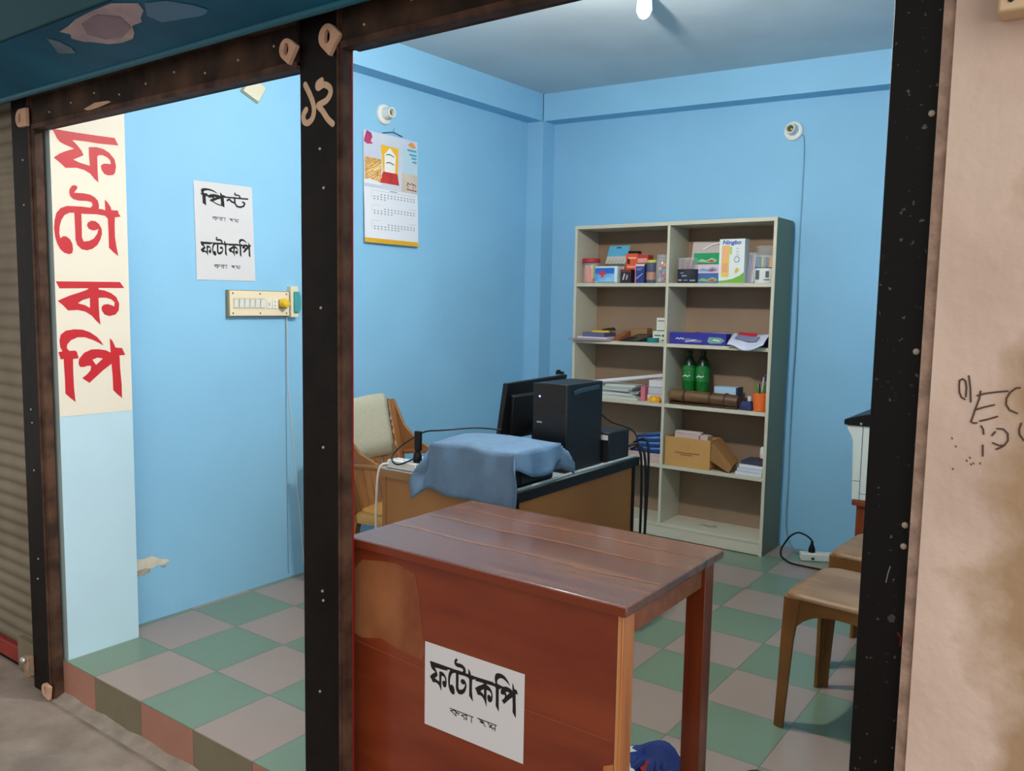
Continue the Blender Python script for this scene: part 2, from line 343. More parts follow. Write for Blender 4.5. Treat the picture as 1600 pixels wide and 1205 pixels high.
for i in range(9): bolt(l1, -.1+i*.15, 2.0+.012*((i*7) % 3), -.03, r=.0035)
q = MB(); q.fill([[(.13,1.982),(.2,1.994),(.28,1.99),(.3,1.984),(.22,1.976),(.16,1.974)]], lambda a, b: (a, -.0305, b), LUG); o = q.build('paint_chip', l1); o['label'] = 'bare tan chip in the rust'
ring_lug('bracket_lug', l1, 1.165, 2.003, -.034, r=.026, hole=.010, tail=(.8, -.6), L=.03)
l2 = lintel('rusty brown steel lintel over the right opening', 1.351, 2.592, 1.984, 2.10)
for i in range(8): bolt(l2, 1.43+i*.15, 2.02+.014*((i*5) % 3), -.03, r=.0035)
# closed shutter of the next shop
SH = mat('dull_grey_shutter', (104,94,76), rough=.6, spec=.4, col2=(122,112,94), vs=3)
t = thing('rolling_shutter', 'closed corrugated grey rolling shutter left of the shop front', 'shutter', (-.9, .02, -.12))
q = MB(); rows = []
N = int((2.1+.055)/.0112)
for i in range(N+1):
    z = -.055+i*.0112; ph = ((z+.055)/.056) % 1.0
    rows.append([(-1.7, .034-.012*math.sin(math.pi*ph), z), (-.405, .034-.012*math.sin(math.pi*ph), z)])
for a, b_ in zip(rows, rows[1:]): q.face([a[0], a[1], b_[1], b_[0]], SH, True)
q.build('slat_curtain', t, sharp=80)
q = MB(); q.box(-1.7, -.405, .010, .04, -.12, -.055, mat('faded_red_bar', (128,40,34), rough=.55, var=.15, vs=9)); o = q.build('bottom_bar', t, bevel=.003); o['label'] = 'red bottom bar'
m = MB(); m.box(-4, XW-.121, .06, .3, -.25, 3, MC['dark_front_wall']); struct(m.build('wall_left_front'))
# signboard over the openings
TEAL = mat('teal_printed_vinyl', (12,76,104), rough=.55, spec=.15, col2=(20,104,136), vs=1.7); TEALD = mat('dark_teal_vinyl', (18,60,68), rough=.6, spec=.15, var=.1, vs=2)
t = thing('signboard', 'teal printed vinyl signboard overhanging the shop front', 'signboard', (.9, -.2, 2.05))
q = MB()
q.hexa([(-3,-.30,2.118),(4,-.30,2.118),(4,-.09,2.056),(-3,-.09,2.056),(-3,-.30,2.9),(4,-.30,2.9),(4,-.09,2.9),(-3,-.09,2.9)], TEALD); q.build('face_panel', t, bevel=.004)
sl = lambda d: (lambda x, y: (x, y, 2.03-.3*y-d))
q = MB(); q.fill([[(-3,-.299),(4,-.299),(4,-.092),(-3,-.092)]], sl(.006), TEAL)
q.fill([[(.606,-.288),(.70,-.294),(.798,-.295),(.879,-.27),(.86,-.245),(.815,-.227),(.80,-.215),(.75,-.213),(.72,-.19),(.683,-.174),(.63,-.172),(.573,-.181),(.526,-.205),(.50,-.214),(.478,-.237),(.50,-.25),(.477,-.269),(.54,-.276)]], sl(.0075), mat('printed_pale_pink', (150,132,142), rough=.45, col2=(176,158,160), vs=12))
q.fill([[(.6,-.27),(.7,-.28),(.76,-.25),(.74,-.21),(.66,-.19),(.59,-.2),(.56,-.235)]], sl(.009), mat('printed_mauve', (128,108,124), rough=.45, var=.1, vs=10))
q.fill([[(.391,-.263),(.42,-.24),(.414,-.23),(.42,-.21),(.398,-.186),(.36,-.196),(.334,-.204),(.36,-.23)]], sl(.0075), mat('printed_grey_blue', (84,110,126), rough=.45, var=.2, vs=20))
q.fill([[(.845,-.227),(.898,-.264),(.97,-.25),(1.03,-.212),(1.049,-.189),(1.03,-.18),(1.003,-.177),(.93,-.186),(.86,-.195)]], sl(.0075), mat('printed_sky_blue', (44,104,140), rough=.45))
o = q.build('printed_underside', t); o['label'] = 'teal underside with pink and blue print'
q = MB(); q.tube([(-3,-.092,2.054),(4,-.092,2.054)], .012, mat('teal_hem', (20,92,112), rough=.5), n=10); q.build('hem', t)
# cream box at the top of the pillar
t = thing('switch_box', 'small cream switch box high on the pinkish pillar', 'switch box', (2.83, -.06, 1.79))
q = MB(); q.box(2.741, 2.92, -.085, -.0405, 1.79, 1.93, mat('beige_box', (216,186,148), rough=.5)); q.build('cover', t, bevel=.004)
bolt(t, 2.757, 1.806, -.085, r=.004, m_=DARKM)

# ---------------------------------------------------------------- lettering
GLYPH = {
 'pha': ((0.028,1.798,0.271,1.972), [
  [(0,966),(337,971),(634,983),(942,1000),(1000,851),(683,822),(477,822),(288,805),(358,718),(420,621),(449,529),(379,471),(292,408),(387,362),(539,328),(531,517),(531,713),(646,741),(757,724),(852,661),(930,546),(951,397),(934,259),(901,201),(823,178),(765,195),(720,270),(708,362),(737,402),(790,425),(868,425),(860,506),(811,563),(737,592),(679,575),(658,540),(658,259),(663,0),(601,69),(539,167),(449,224),(337,247),(173,213),(107,293),(8,391),(95,489),(185,557),(309,632),(247,661),(169,690),(107,724),(66,787),(33,879)],
 ]),
 'to': ((0.022,1.526,0.272,1.778), [
  [(584,698),(404,702),(192,690),(104,651),(40,575),(12,472),(0,349),(12,230),(36,143),(76,67),(132,16),(204,0),(248,20),(260,79),(252,159),(220,218),(168,254),(124,254),(84,222),(72,286),(80,389),(108,480),(152,552),(224,595),(312,603),(436,599),(620,611),(768,599),(808,667),(716,694)],
  [(296,607),(400,603),(400,433),(396,258),(420,198),(496,210),(572,250),(628,329),(648,401),(612,377),(556,369),(500,389),(476,433),(488,476),(544,512),(608,508),(660,472),(696,405),(700,333),(672,242),(624,159),(548,99),(464,71),(384,83),(324,139),(300,214),(300,373)],
  [(348,988),(316,1000),(272,984),(240,933),(232,881),(248,829),(292,794),(372,782),(480,790),(552,782),(572,742),(548,710),(528,687),(660,690),(668,742),(652,813),(608,857),(536,889),(448,897),(304,889),(332,929),(356,964)],
  [(756,841),(804,802),(848,734),(856,694),(960,698),(968,655),(1000,611),(908,591),(900,476),(900,294),(920,147),(944,12),(864,71),(800,131),(800,361),(796,560),(748,607),(656,627),(660,690),(760,683)],
 ]),
 'ka': ((0.021,1.267,0.278,1.431), [
  [(0,970),(362,982),(934,1000),(1000,860),(607,848),(533,829),(436,835),(47,817)],
  [(436,799),(490,866),(607,866),(607,811),(696,793),(790,738),(872,646),(914,494),(903,335),(852,238),(759,201),(685,238),(646,323),(642,409),(673,463),(735,482),(802,451),(837,427),(844,524),(794,591),(712,628),(603,622),(603,451),(607,195),(619,0),(556,98),(494,213),(401,305),(296,341),(156,329),(89,445),(16,543),(179,659),(319,732)],
  [(475,616),(471,390),(401,451),(300,494),(370,567)],
 ]),
 'pi': ((0.021,0.981,0.274,1.252), [
  [(664,764),(589,808),(502,849),(391,886),(285,889),(186,852),(130,793),(123,745),(154,708),(245,708),(265,690),(289,601),(206,594),(202,410),(206,188),(221,0),(138,70),(79,129),(79,332),(71,598),(28,598),(0,694),(59,705),(28,764),(20,849),(43,930),(115,982),(237,1000),(360,993),(466,956),(573,886),(636,815)],
  [(783,657),(700,697),(589,716),(478,716),(368,672),(292,590),(281,524),(304,480),(360,476),(415,491),(466,487),(458,428),(403,373),(328,325),(435,251),(538,332),(652,421),(779,502)],
  [(490,572),(565,598),(648,583),(542,498)],
  [(763,867),(806,827),(850,731),(953,720),(1000,620),(909,616),(913,424),(929,210),(929,0),(858,59),(794,125),(791,325),(779,498),(771,657)],
 ]),
}

def glyph_on(q, name, u0, w0, u1, w1, mp, m, parts=None):
    (a0, b0, a1, b1), polys = GLYPH[name]
    f = lambda p: [(u0+(u1-u0)*a/1000, w0+(w1-w0)*b/1000) for a, b in p]
    P = [f(p) for p in polys]
    idx = range(len(P)) if parts is None else parts
    hole = {'ka': {1: 2}, 'pi': {1: 2}}.get(name, {})
    for i in idx:
        if i in hole.values(): continue
        q.fill([P[i]]+([P[hole[i]]] if i in hole else []), mp, m)
SIGNR = mat('red_sign_vinyl', (190,34,42), rough=.5)
t = thing('vertical_sign', 'tall cream vinyl sign with big red Bengali letters stacked on the left column', 'sign', (XC+.001, .157, .93))
q = MB(); q.box(XC+.0004, XC+.0012, .0185, .2965, .93, 2.16, mat('cream_sign_vinyl', (228,219,202), rough=.5, spec=.3)); q.build('backing', t)
for n in ('pha', 'to', 'ka', 'pi'):
    bb = GLYPH[n][0]; q = MB(); glyph_on(q, n, *bb, lambda a, b: (XC+.0017, a, b), SIGNR); o = q.build('letter', t); o['label'] = 'red Bengali letter'
def small_text(q, u0, w0, u1, w1, mp, m, which):   # the thin second line, stroked
    W = u1-u0; H = w0-w1; X = lambda a: u0+W*a; Z = lambda b: w0-H*b; lw = H*.13
    S = []
    if which == 0:
        S = [[(0,.12),(1,.12)], [(.02,.42),(.2,.2),(.3,.45)], [(.02,.42),(.14,.6),(.27,.95)], [(.25,.15),(.27,.95)], [(.3,.35),(.4,.4),(.36,.6)],
             [(.72,.2),(.5,.5),(.72,.85)], [(.72,.15),(.72,.9)], [(.6,.98),(.62,.98)], [(.93,.12),(.93,.98)]]
    else:
        S = [[(0,.12),(1,.12)], [(.1,.2),(.3,.35),(.12,.5),(.3,.6),(.42,.9)], [(.12,.5),(.36,.42)], [(.92,.15),(.92,.98)], [(.55,.2),(.6,.45),(.78,.4),(.62,.75),(.92,.7)], [(.78,.98),(.8,.98)]]
    for s in S: q.stroke([(X(a), Z(b)) for a, b in s], lw, mp, m)
def photocopy_word(q, u, w, mp, m):   # u(fraction), w(fraction) map the word box to the sheet
    G = lambda n, a0, a1, b0, b1, parts=None: glyph_on(q, n, u(a0), w(b0), u(a1), w(b1), mp, m, parts)
    G('pha', 0, .215, .0, .70); G('to', .22, .53, .02, 1.0); G('ka', .53, .75, .03, .72); G('pi', .745, 1.0, .02, 1.0)
    q.fill([[(u(0), w(.70)), (u(.93), w(.70)), (u(.93), w(.635)), (u(.02), w(.635))]], mp, m)
t = thing('wall_poster', 'white paper poster with two lines of black Bengali words on the left blue wall', 'poster', (XW+.001, .82, 1.455))
mpp = lambda a, b: (XW+.0025, a, b)
q = MB(); q.face([(XW+.002,.668,1.877),(XW+.002,.965,1.882),(XW+.002,.979,1.457),(XW+.002,.675,1.454)], PAPER)
q.face([(XW+.001,.668,1.877),(XW+.001,.675,1.454),(XW+.001,.979,1.457),(XW+.001,.965,1.882)], PAPER); sheet = q.build('sheet', t)
q = MB(); u = lambda a: .695+.262*a; w = lambda b: 1.560+.085*b
photocopy_word(q, u, w, mpp, INK)
small_text(q, .762, 1.525, .829, 1.507, mpp, INK, 0); small_text(q, .848, 1.524, .897, 1.508, mpp, INK, 1)
small_text(q, .757, 1.733, .825, 1.716, mpp, INK, 0); small_text(q, .842, 1.732, .893, 1.716, mpp, INK, 1)
# the word with the conjunct: i-sign, p with subscript r, n-t
glyph_on(q, 'pi', .70, 1.776, .828, 1.850, mpp, INK, [0, 1, 3])
q.stroke([(.752,1.806),(.764,1.795),(.783,1.787),(.812,1.783)], .005, mpp, INK)
q.fill([[(.722,1.822),(.945,1.830),(.945,1.823),(.722,1.815)]], mpp, INK)
q.stroke([(.834,1.809),(.845,1.815),(.856,1.806),(.868,1.803)], .0085, mpp, INK)
glyph_on(q, 'to', .852, 1.782, .93, 1.848, mpp, INK, [2])
q.stroke([(.872,1.825),(.874,1.80),(.884,1.788),(.902,1.786),(.92,1.793),(.926,1.805),(.915,1.81)], .0085, mpp, INK)
q.build('lettering', sheet)
# ---------------------------------------------------------------- things on the left wall
def edge_round(q, *a): q.box(*a)
t = thing('switchboard', 'cream switchboard with a row of rocker switches on the left wall', 'switchboard', (XW, .985, 1.293))
q = MB(); q.box(XW, XW+.022, .818, 1.156, 1.293, 1.414, mat('dull_brown_box', (150,138,108), rough=.6)); o = q.build('box', t, bevel=.002)
q = MB(); q.box(XW+.0222, XW+.027, .822, 1.152, 1.297, 1.410, mat('yellowed_cream_plate', (232,216,184), rough=.4)); q.build('cover_plate', t, bevel=.002)
for yy in (.838, .985, 1.135):
    for zz in (1.309, 1.399):
        q = MB(); q.lathe([(.004,0),(.003,.0015)], (XW+.027, yy, zz), DARKM, n=8, axis=(1,0,0)); q.build('screw', t)
for k in range(6):
    y = .852+k*.029; q = MB(); q.box(XW+.027, XW+.0285, y-.013, y+.013, 1.330, 1.378, mat('grey_switch_frame', (196,186,164), rough=.5))
    q.hexa([(XW+.0286,y-.0105,1.336),(XW+.0286,y+.0105,1.336),(XW+.0286,y+.0105,1.372),(XW+.0286,y-.0105,1.372),(XW+.030,y-.0105,1.336),(XW+.030,y+.0105,1.336),(XW+.034,y+.0105,1.372),(XW+.034,y-.0105,1.372)], WHITEP)
    q.build('rocker_switch', t)
q = MB(); q.box(XW+.027, XW+.031, 1.021, 1.048, 1.332, 1.376, WHITEP); q.lathe([(.009,0),(.008,.006)], (XW+.031, 1.035, 1.354), CREAMP, n=14, axis=(1,0,0)); o = q.build('regulator_knob', t)
q = MB(); q.box(XW+.027, XW+.031, 1.052, 1.08, 1.332, 1.376, WHITEP)
for dz in (.009, -.009): q.lathe([(.003,0),(.003,.0004)], (XW+.0311, 1.066, 1.354+dz), DARKM, n=8, axis=(1,0,0))
q.build('socket', t)
t = thing('plug_adapter', 'small yellow plug adapter pushed into the right end of the switchboard', 'plug', (XW+.0272, 1.11, 1.34))
q = MB(); q.box(XW+.0272, XW+.034, 1.088, 1.135, 1.332, 1.374, mat('brownish_base', (170,130,84), rough=.5)); o = q.build('base', t, bevel=.002)
q = MB(); q.lathe([(.022,0),(.022,.018),(.018,.03),(.006,.033)], (XW+.0345, 1.108, 1.357), mat('yellow_plastic', (226,186,40), rough=.4), n=18, axis=(1,0,0)); q.build('cap', t)
t = thing('circuit_breaker', 'white and teal circuit breaker beside the switchboard', 'breaker', (XW, 1.185, 1.29))
q = MB(); q.box(XW, XW+.03, 1.16, 1.176, 1.290, 1.438, CREAMP); q.box(XW, XW+.03, 1.1762, 1.206, 1.290, 1.312, CREAMP); q.box(XW, XW+.03, 1.1762, 1.206, 1.412, 1.438, CREAMP); q.build('housing', t, bevel=.002)
q = MB(); q.prism([[(1.1765,1.3125),(1.206,1.3125),(1.214,1.33),(1.217,1.362),(1.214,1.394),(1.206,1.4115),(1.1765,1.4115)]], lambda a, b, w: (w, a, b), XW, XW+.038, mat('teal_plastic', (66,150,150), rough=.4)); o = q.build('breaker_body', t, bevel=.002); o['label'] = 'teal breaker body'
q = MB()
q.tube([(XW+.004,1.155,1.292),(XW+.004,1.157,.967),(XW+.004,1.187,.647),(XW+.004,1.224,.318),(XW+.004,1.25,.03)], .0022, WCABLE, n=6)
q.tube([(XW+.004,1.148,1.292),(XW+.004,1.147,.98),(XW+.004,1.146,.6),(XW+.004,1.150,.02)], .0016, mat('grey_wire', (120,150,170), rough=.5), n=6)
tag(q.build('wall_wire', loc=(XW+.004,1.15,.02)), 'thin white wires running down the left wall below the switchboard', 'wire')
t = thing('junction_plate', 'cream diamond-shaped junction plate high on the left wall', 'wall plate', (XW, .98, 2.26))
q = MB(); pts = [(.967,2.372),(1.043,2.337),(1.0,2.267),(.918,2.300)]; c = (.982,2.319)
q.prism([[(c[0]+(a-c[0])*1.12, c[1]+(b-c[1])*1.12) for a, b in pts]], lambda a, b, w: (w, a, b), XW, XW+.006, mat('dull_plate_rim', (150,160,140), rough=.6)); q.build('rim', t)
q = MB(); q.prism([pts], lambda a, b, w: (w, a, b), XW+.0062, XW+.014, mat('pale_cream_plate', (212,206,184), rough=.5)); q.build('cover', t, bevel=.002)
# calendar
t = thing('wall_calendar', 'paper wall calendar with a printed picture on top and a yellow strip below', 'calendar', (XW, 1.86, 1.68))
cy0, cy1, cz0, cz1 = 1.658, 2.07, 1.683, 2.262
def cal(d): return lambda a, b: (XW+.006+d+.012*(1-b)*(1 if b < .5 else .6)+.004*math.sin(a*3), cy0+(cy1-cy0)*a, cz0+(cz1-cz0)*b)
q = MB(); n = 10; CW = mat('calendar_paper', (226,228,234), rough=.6)
for i in range(n):
    for j in range(n):
        f = cal(0); q.face([f(i/n,j/n), f((i+1)/n,j/n), f((i+1)/n,(j+1)/n), f(i/n,(j+1)/n)], CW, True)
        f = cal(-.003); q.face([f(i/n,j/n), f(i/n,(j+1)/n), f((i+1)/n,(j+1)/n), f((i+1)/n,j/n)], CW, True)
q.build('page_block', t)
def band(q, u0, v0, u1, v1, m, d=.001, n=6):
    f = cal(d)
    for i in range(n):
        for j in range(n):
            a0 = u0+(u1-u0)*i/n; a1 = u0+(u1-u0)*(i+1)/n; b0 = v0+(v1-v0)*j/n; b1 = v0+(v1-v0)*(j+1)/n
            q.face([f(a0,b0), f(a1,b0), f(a1,b1), f(a0,b1)], m)
def shape(q, pts, m, d=.0016): q.fill([pts], cal(d), m)
q = MB()
band(q, 0, .50, 1, 1, mat('print_pale_lilac', (196,202,218), rough=.6, col2=(214,216,222), vs=3))
band(q, .7, .60, 1, .93, mat('print_sky', (176,206,222), rough=.6, col2=(196,208,212), vs=5), .0012)
band(q, .68, .505, 1, .68, mat('print_beige', (206,190,176), rough=.6, var=.06, vs=12), .0014)
band(q, .02, .545, .30, .765, mat('print_wheat', (184,128,62), rough=.7, col2=(222,176,104), vs=60, stretch=(1,1,3)), .0014)
random.seed(11)
for k in range(16):
    a = .04+.24*random.random(); b = .56+.15*random.random(); q.stroke([(a,b),(a+.10,b+.04)], .006, cal(.002), mat('print_straw', (240,214,160), rough=.7))
shape(q, [(0,.90),(.05,1.0),(.13,.985),(.15,.95),(.12,.91),(.16,.89),(.06,.88)], mat('print_violet', (112,60,140), rough=.6, col2=(200,60,80), vs=14))
shape(q, [(.30,.90),(.62,.895),(.62,.82),(.30,.825)], mat('print_yellow', (236,180,36), rough=.5))
shape(q, [(.31,.824),(.615,.82),(.60,.66),(.33,.66)], mat('print_white', (236,234,230), rough=.5)); shape(q, [(.33,.80),(.46,.885),(.60,.80)], MC['print_white'], .002)
shape(q, [(.31,.825),(.36,.825),(.36,.66),(.33,.66)], MC['print_yellow'], .0022); shape(q, [(.57,.82),(.615,.82),(.60,.66),(.55,.66)], MC['print_yellow'], .0022)
shape(q, [(.33,.66),(.60,.66),(.63,.555),(.28,.555)], mat('print_red', (196,54,48), rough=.5, var=.15, vs=20))
for b in (.815, .742): q.stroke([(.39,b),(.45,b+.01),(.53,b-.004)], .008, cal(.0026), INK)
shape(q, [(.80,.95),(.87,.985),(.93,.97),(.97,.94),(.9,.93)], mat('print_orange', (232,150,70), rough=.5))
for b, a0 in ((.905,.80),(.865,.84),(.835,.88),(.80,.9)): q.stroke([(a0,b),(.97,b)], .018, cal(.0018), mat('print_teal', (70,160,190), rough=.5))
for p in ([(.78,.57),(.80,.60),(.83,.585)],[(.84,.58),(.88,.6)],[(.89,.59),(.95,.585),(.96,.56)],[(.78,.535),(.97,.53)],[(.80,.60),(.80,.54)],[(.90,.595),(.91,.545)]): q.stroke(p, .009, cal(.0018), mat('print_dark_red', (110,56,52), rough=.6))
shape(q, [(.0,.56),(.08,.575),(.2,.565),(.3,.55),(.3,.53),(.0,.53)], CW, .0028)
o = q.build('printed_picture', t); o['label'] = 'printed picture of a wheat field and a packet'
q = MB(); GRY = mat('print_grey', (120,126,134), rough=.7)
for blk, top in enumerate((.445, .315, .175)):
    q.stroke([(.13,top+.03),(.97,top+.03)], .003, cal(.0012), mat('print_light_grey', (180,186,192), rough=.7)); q.stroke([(.12,top+.03),(.12,top-.03)], .004, cal(.0012), MC['print_light_grey'])
    for r in range(3):
        for c in range(13):
            if (r == 0 and c < 2+blk) or (r == 2 and c > 3+2*blk): continue
            a = .16+.062*c; b = top-.022*r; q.stroke([(a,b),(a+.018,b)], .009, cal(.0013), GRY)
q.stroke([(.45,.487),(.58,.487)], .006, cal(.0013), GRY); q.build('date_grid', t)
q = MB(); band(q, 0, 0, 1, .042, mat('calendar_yellow', (222,168,36), rough=.5), .0014); q.build('yellow_strip', t)
q = MB(); q.tube([(XW+.004,1.80,2.268),(XW+.006,1.88,2.285),(XW+.006,1.95,2.272)], .0022, DARKM, n=6); q.tube([(XW+.003,1.88,2.283),(XW+.012,1.88,2.305)], .003, STEEL, n=6); q.build('hanging_clip', t)
def bulb_holder(label, c, ax, cable=None):
    t = thing('bulb_holder', label, 'bulb holder', c)
    q = MB(); q.lathe([(.052,0),(.054,.006),(.05,.014),(.04,.018),(.012,.019)], c, WHITEP, n=24, axis=ax); q.build('base', t)
    a = Vector(ax); c2 = Vector(c)+a*.016+Vector((0,0,.004))
    q = MB(); q.lathe([(.034,0),(.030,.02),(.027,.05),(.024,.052),(.019,.05),(.018,.03)], c2, WHITEP, n=20, axis=ax); cup = q.build('socket_cup', t)
    q = MB(); q.lathe([(.0175,.031),(.012,.034),(.005,.036)], c2, mat('brass_contacts', (120,110,60), rough=.4, metal=.6), n=12, axis=ax); q.build('contacts', cup)
    return t
bulb_holder('white bulb holder on the left wall above the calendar', (XW, 1.81, 2.365), (1,0,0))
bulb_holder('white bulb holder on the back wall above the bookcase', (1.38, YB, 2.355), (0,-1,0))
q = MB(); q.tube(smooth_path([(1.424,YB-.006,2.33),(1.444,YB-.005,2.25),(1.443,YB-.005,1.67),(1.452,YB-.02,1.3),(1.448,YB-.02,.95),(1.447,YB-.008,.6),(1.450,YB-.008,.394),(1.452,YB-.012,.12),(1.49,YB-.03,.03),(1.56,YB-.10,.005),(1.62,3.14,.02)]), .0036, mat('pale_blue_cable', (120,165,190), rough=.5), n=7)
tag(q.build('wall_cable', loc=(1.45,YB-.01,.02)), 'thin cable down the back wall between the bulb holder and the power strip', 'cable')
t = thing('ceiling_hook', 'white fabric-wrapped hook hanging from the ceiling', 'hook', (1.20, 1.82, 2.6))
q = MB(); q.loft([[(1.205+r*math.cos(a)*1.2, 1.80+r*math.sin(a), z) for a in [k*math.pi/6 for k in range(12)]] for z, r in ((2.575,.006),(2.585,.02),(2.61,.03),(2.65,.027),(2.71,.022))], mat('off_white_cloth', (226,230,228), rough=.8), True); q.build('wrapped_cord', t)
q = MB(); q.lathe([(.05,0),(.045,-.012),(.01,-.014)], (1.26,1.72,2.705), WHITEP, n=18); q.build('ceiling_rose', t)
# ceiling lamp: the bulb that lights the room, just out of sight above the frame
t = thing('ceiling_lamp', 'lit white bulb hanging below the ceiling near the shop front', 'lamp', (1.25, .95, 2.66))
q = MB(); q.tube([(1.37,.97,2.70),(1.37,.97,2.53)], .004, WCABLE, n=6); q.lathe([(.04,2.66),(.04,2.69),(.01,2.70)], (1.37,.97,0), WHITEP, n=16); q.build('cord', t)
q = MB(); q.lathe([(.02,2.49),(.022,2.535),(.006,2.54)], (1.37,.97,0), WHITEP, n=16); q.build('holder', t)
LB = mat('lit_bulb', (255,250,240), emit=BULB)
q = MB(); q.lathe([(.004,2.385),(.02,2.39),(.034,2.41),(.036,2.43),(.03,2.455),(.02,2.475),(.018,2.488)], (1.37,.97,0), LB, n=20); q.build('bulb', t)

# ---------------------------------------------------------------- front counter
def wood(name, a, b, stretch, vs, rough, coat=.0, lo=.35, hi=.65): return mat(name, a, rough=rough, spec=.5, col2=b, vs=vs, stretch=stretch, coat=coat, lo=lo, hi=hi, detail=6)
WTOP = wood('varnished_table_planks', (104,64,44), (128,84,58), (.7,9,1), 2.2, .26, .4)
WPAN = wood('mahogany_stained_ply', (112,40,18), (132,56,28), (1.2,1,6), 2.0, .34, .3)
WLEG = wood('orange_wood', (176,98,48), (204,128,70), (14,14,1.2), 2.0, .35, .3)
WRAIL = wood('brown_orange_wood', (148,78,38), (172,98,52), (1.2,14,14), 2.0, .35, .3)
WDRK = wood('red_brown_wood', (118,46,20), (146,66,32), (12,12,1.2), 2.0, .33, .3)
t = thing('counter_table', 'reddish brown wooden counter table with a paper notice on its front panel', 'table', (1.70, .31, 0))
q = MB(); q.box(1.288, 2.128, .040, .572, .727, .75, WTOP); o = q.build('tabletop', t, bevel=.004)
q = MB(); q.box(1.290, 2.126, .0372, .0399, .7285, .7485, mat('red_varnished_edge', (116,48,26), rough=.3, coat=.3)); q.build('front_edge', t)
q = MB(); LS = mat('pale_sapwood_streak', (136,92,62), rough=.26, var=.12, vs=20, stretch=(1,12,1), coat=.4)
for y0, y1, wv in ((.205,.222,.006),(.345,.356,.004),(.46,.468,.003)):
    A = [(1.30+.82*i/16, y0+wv*math.sin(i*.9)) for i in range(17)]; B = [(1.30+.82*i/16, y1+wv*math.sin(i*.7+1)) for i in range(17)]
    q.fill([A+B[::-1]], lambda a, b: (a, b, .7504), LS)
q.build('sapwood_streak', t)
q = MB(); q.box(1.296, 2.100, .058, .066, .06, .7265, WPAN); o = q.build('front_panel', t, bevel=.001)
q = MB(); q.fill([[(1.30,.66),(1.33,.69),(1.40,.70),(1.46,.705),(1.52,.69),(1.535,.63),(1.545,.55),(1.555,.50),(1.545,.47),(1.48,.475),(1.40,.49),(1.33,.475),(1.30,.48)]], lambda a, b: (a, .0574, b), mat('sun_faded_wood', (158,100,62), rough=.45, col2=(124,62,34), vs=7, stretch=(1,1,.6), coat=.2))
o = q.build('faded_patch', t); o['label'] = 'paler worn patch on the front panel'
q = MB(); q.stroke([(1.30,.462),(1.55,.447),(1.8,.44),(2.09,.44)], .0016, lambda a, b: (a, .0573, b), mat('ply_scratch', (150,90,60), rough=.5)); q.build('scratch', t)
q = MB(); q.box(2.1005, 2.1032, .057, .067, .06, .7265, mat('raw_ply_edge', (196,138,88), rough=.6)); q.build('panel_edge', t)
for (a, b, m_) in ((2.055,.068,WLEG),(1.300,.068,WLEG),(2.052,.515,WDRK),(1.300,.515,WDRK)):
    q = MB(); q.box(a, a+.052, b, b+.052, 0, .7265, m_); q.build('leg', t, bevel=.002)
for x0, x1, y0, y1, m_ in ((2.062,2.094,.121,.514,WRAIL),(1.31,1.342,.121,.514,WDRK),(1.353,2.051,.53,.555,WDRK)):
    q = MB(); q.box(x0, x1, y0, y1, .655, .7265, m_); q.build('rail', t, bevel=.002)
q = MB(); q.fill([[(2.099,.39),(2.099,.10),(2.06,.10),(2.068,.30),(2.075,.378),(2.088,.384)]], lambda a, b: (a, .0572, b), WLEG); o = q.build('bare_corner', t); o['label'] = 'corner of the panel worn down to orange wood'
t = thing('counter_notice', 'white paper notice with black Bengali words on the front of the counter', 'notice', (1.71, .057, .305))
mpn = lambda a, b: (a, .0560, b)
q = MB(); q.box(1.556, 1.863, .0564, .0570, .307, .5245, PAPER); sheet = q.build('sheet', t)
q = MB(); u = lambda a: 1.573+.272*a; w = lambda b: .410+.097*b
photocopy_word(q, u, w, mpn, INK); small_text(q, 1.64, .376, 1.714, .359, mpn, INK, 0); small_text(q, 1.727, .378, 1.785, .361, mpn, INK, 1); q.build('lettering', sheet)
# blue cloth bag under the counter
t = thing('cloth_bag', 'crumpled dark blue cloth bag with white and red marks on the floor under the counter', 'bag', (1.93, .60, 0))
BLUC = mat('navy_cloth', (28,52,120), rough=.8, col2=(20,34,84), vs=9, bump=.2, bs=30)
random.seed(5); q = MB(); rings = []
for r_, z in ((.135,.002),(.15,.03),(.14,.065),(.105,.095),(.055,.115),(.01,.12)):
    rings.append([(1.915+r_*math.cos(a)*(.82+.14*math.sin(3*a+z*30)), .60+r_*math.sin(a)*(1.0+.12*math.sin(4*a+1)), z*(1+.12*math.sin(2*a))) for a in [2*math.pi*k/28 for k in range(28)]])
q.loft(rings, BLUC); q.build('body', t)
q = MB()
for k in range(4):
    a = -2.6+.55*k; q.tube(smooth_path([(1.93+.15*math.cos(a),.60+.15*math.sin(a),.02),(1.93+.13*math.cos(a+.2),.60+.13*math.sin(a+.2),.075),(1.93+.05*math.cos(a+.5),.60+.05*math.sin(a+.5),.118)]), [.006]*3+[.012]*3+[.012]*2+[.005], BLUC, n=8)
q.build('folds', t)
def bag_top(x, y):
    dx, dy = x-1.915, y-.60; an = math.atan2(dy, dx); best = .1
    prof = ((.01,.12),(.055,.115),(.105,.095),(.14,.065),(.15,.03))
    for (ra, za), (rb, zb_) in zip(prof, prof[1:]):
        for k in range(6):
            f = k/6; r_ = ra+(rb-ra)*f; zz = za+(zb_-za)*f
            rx = r_*math.hypot(math.cos(an)*(.82+.14*math.sin(3*an+zz*30)), math.sin(an)*(1+.12*math.sin(4*an+1)))
            if rx <= math.hypot(dx, dy): best = zz*(1+.12*math.sin(2*an))
    return best
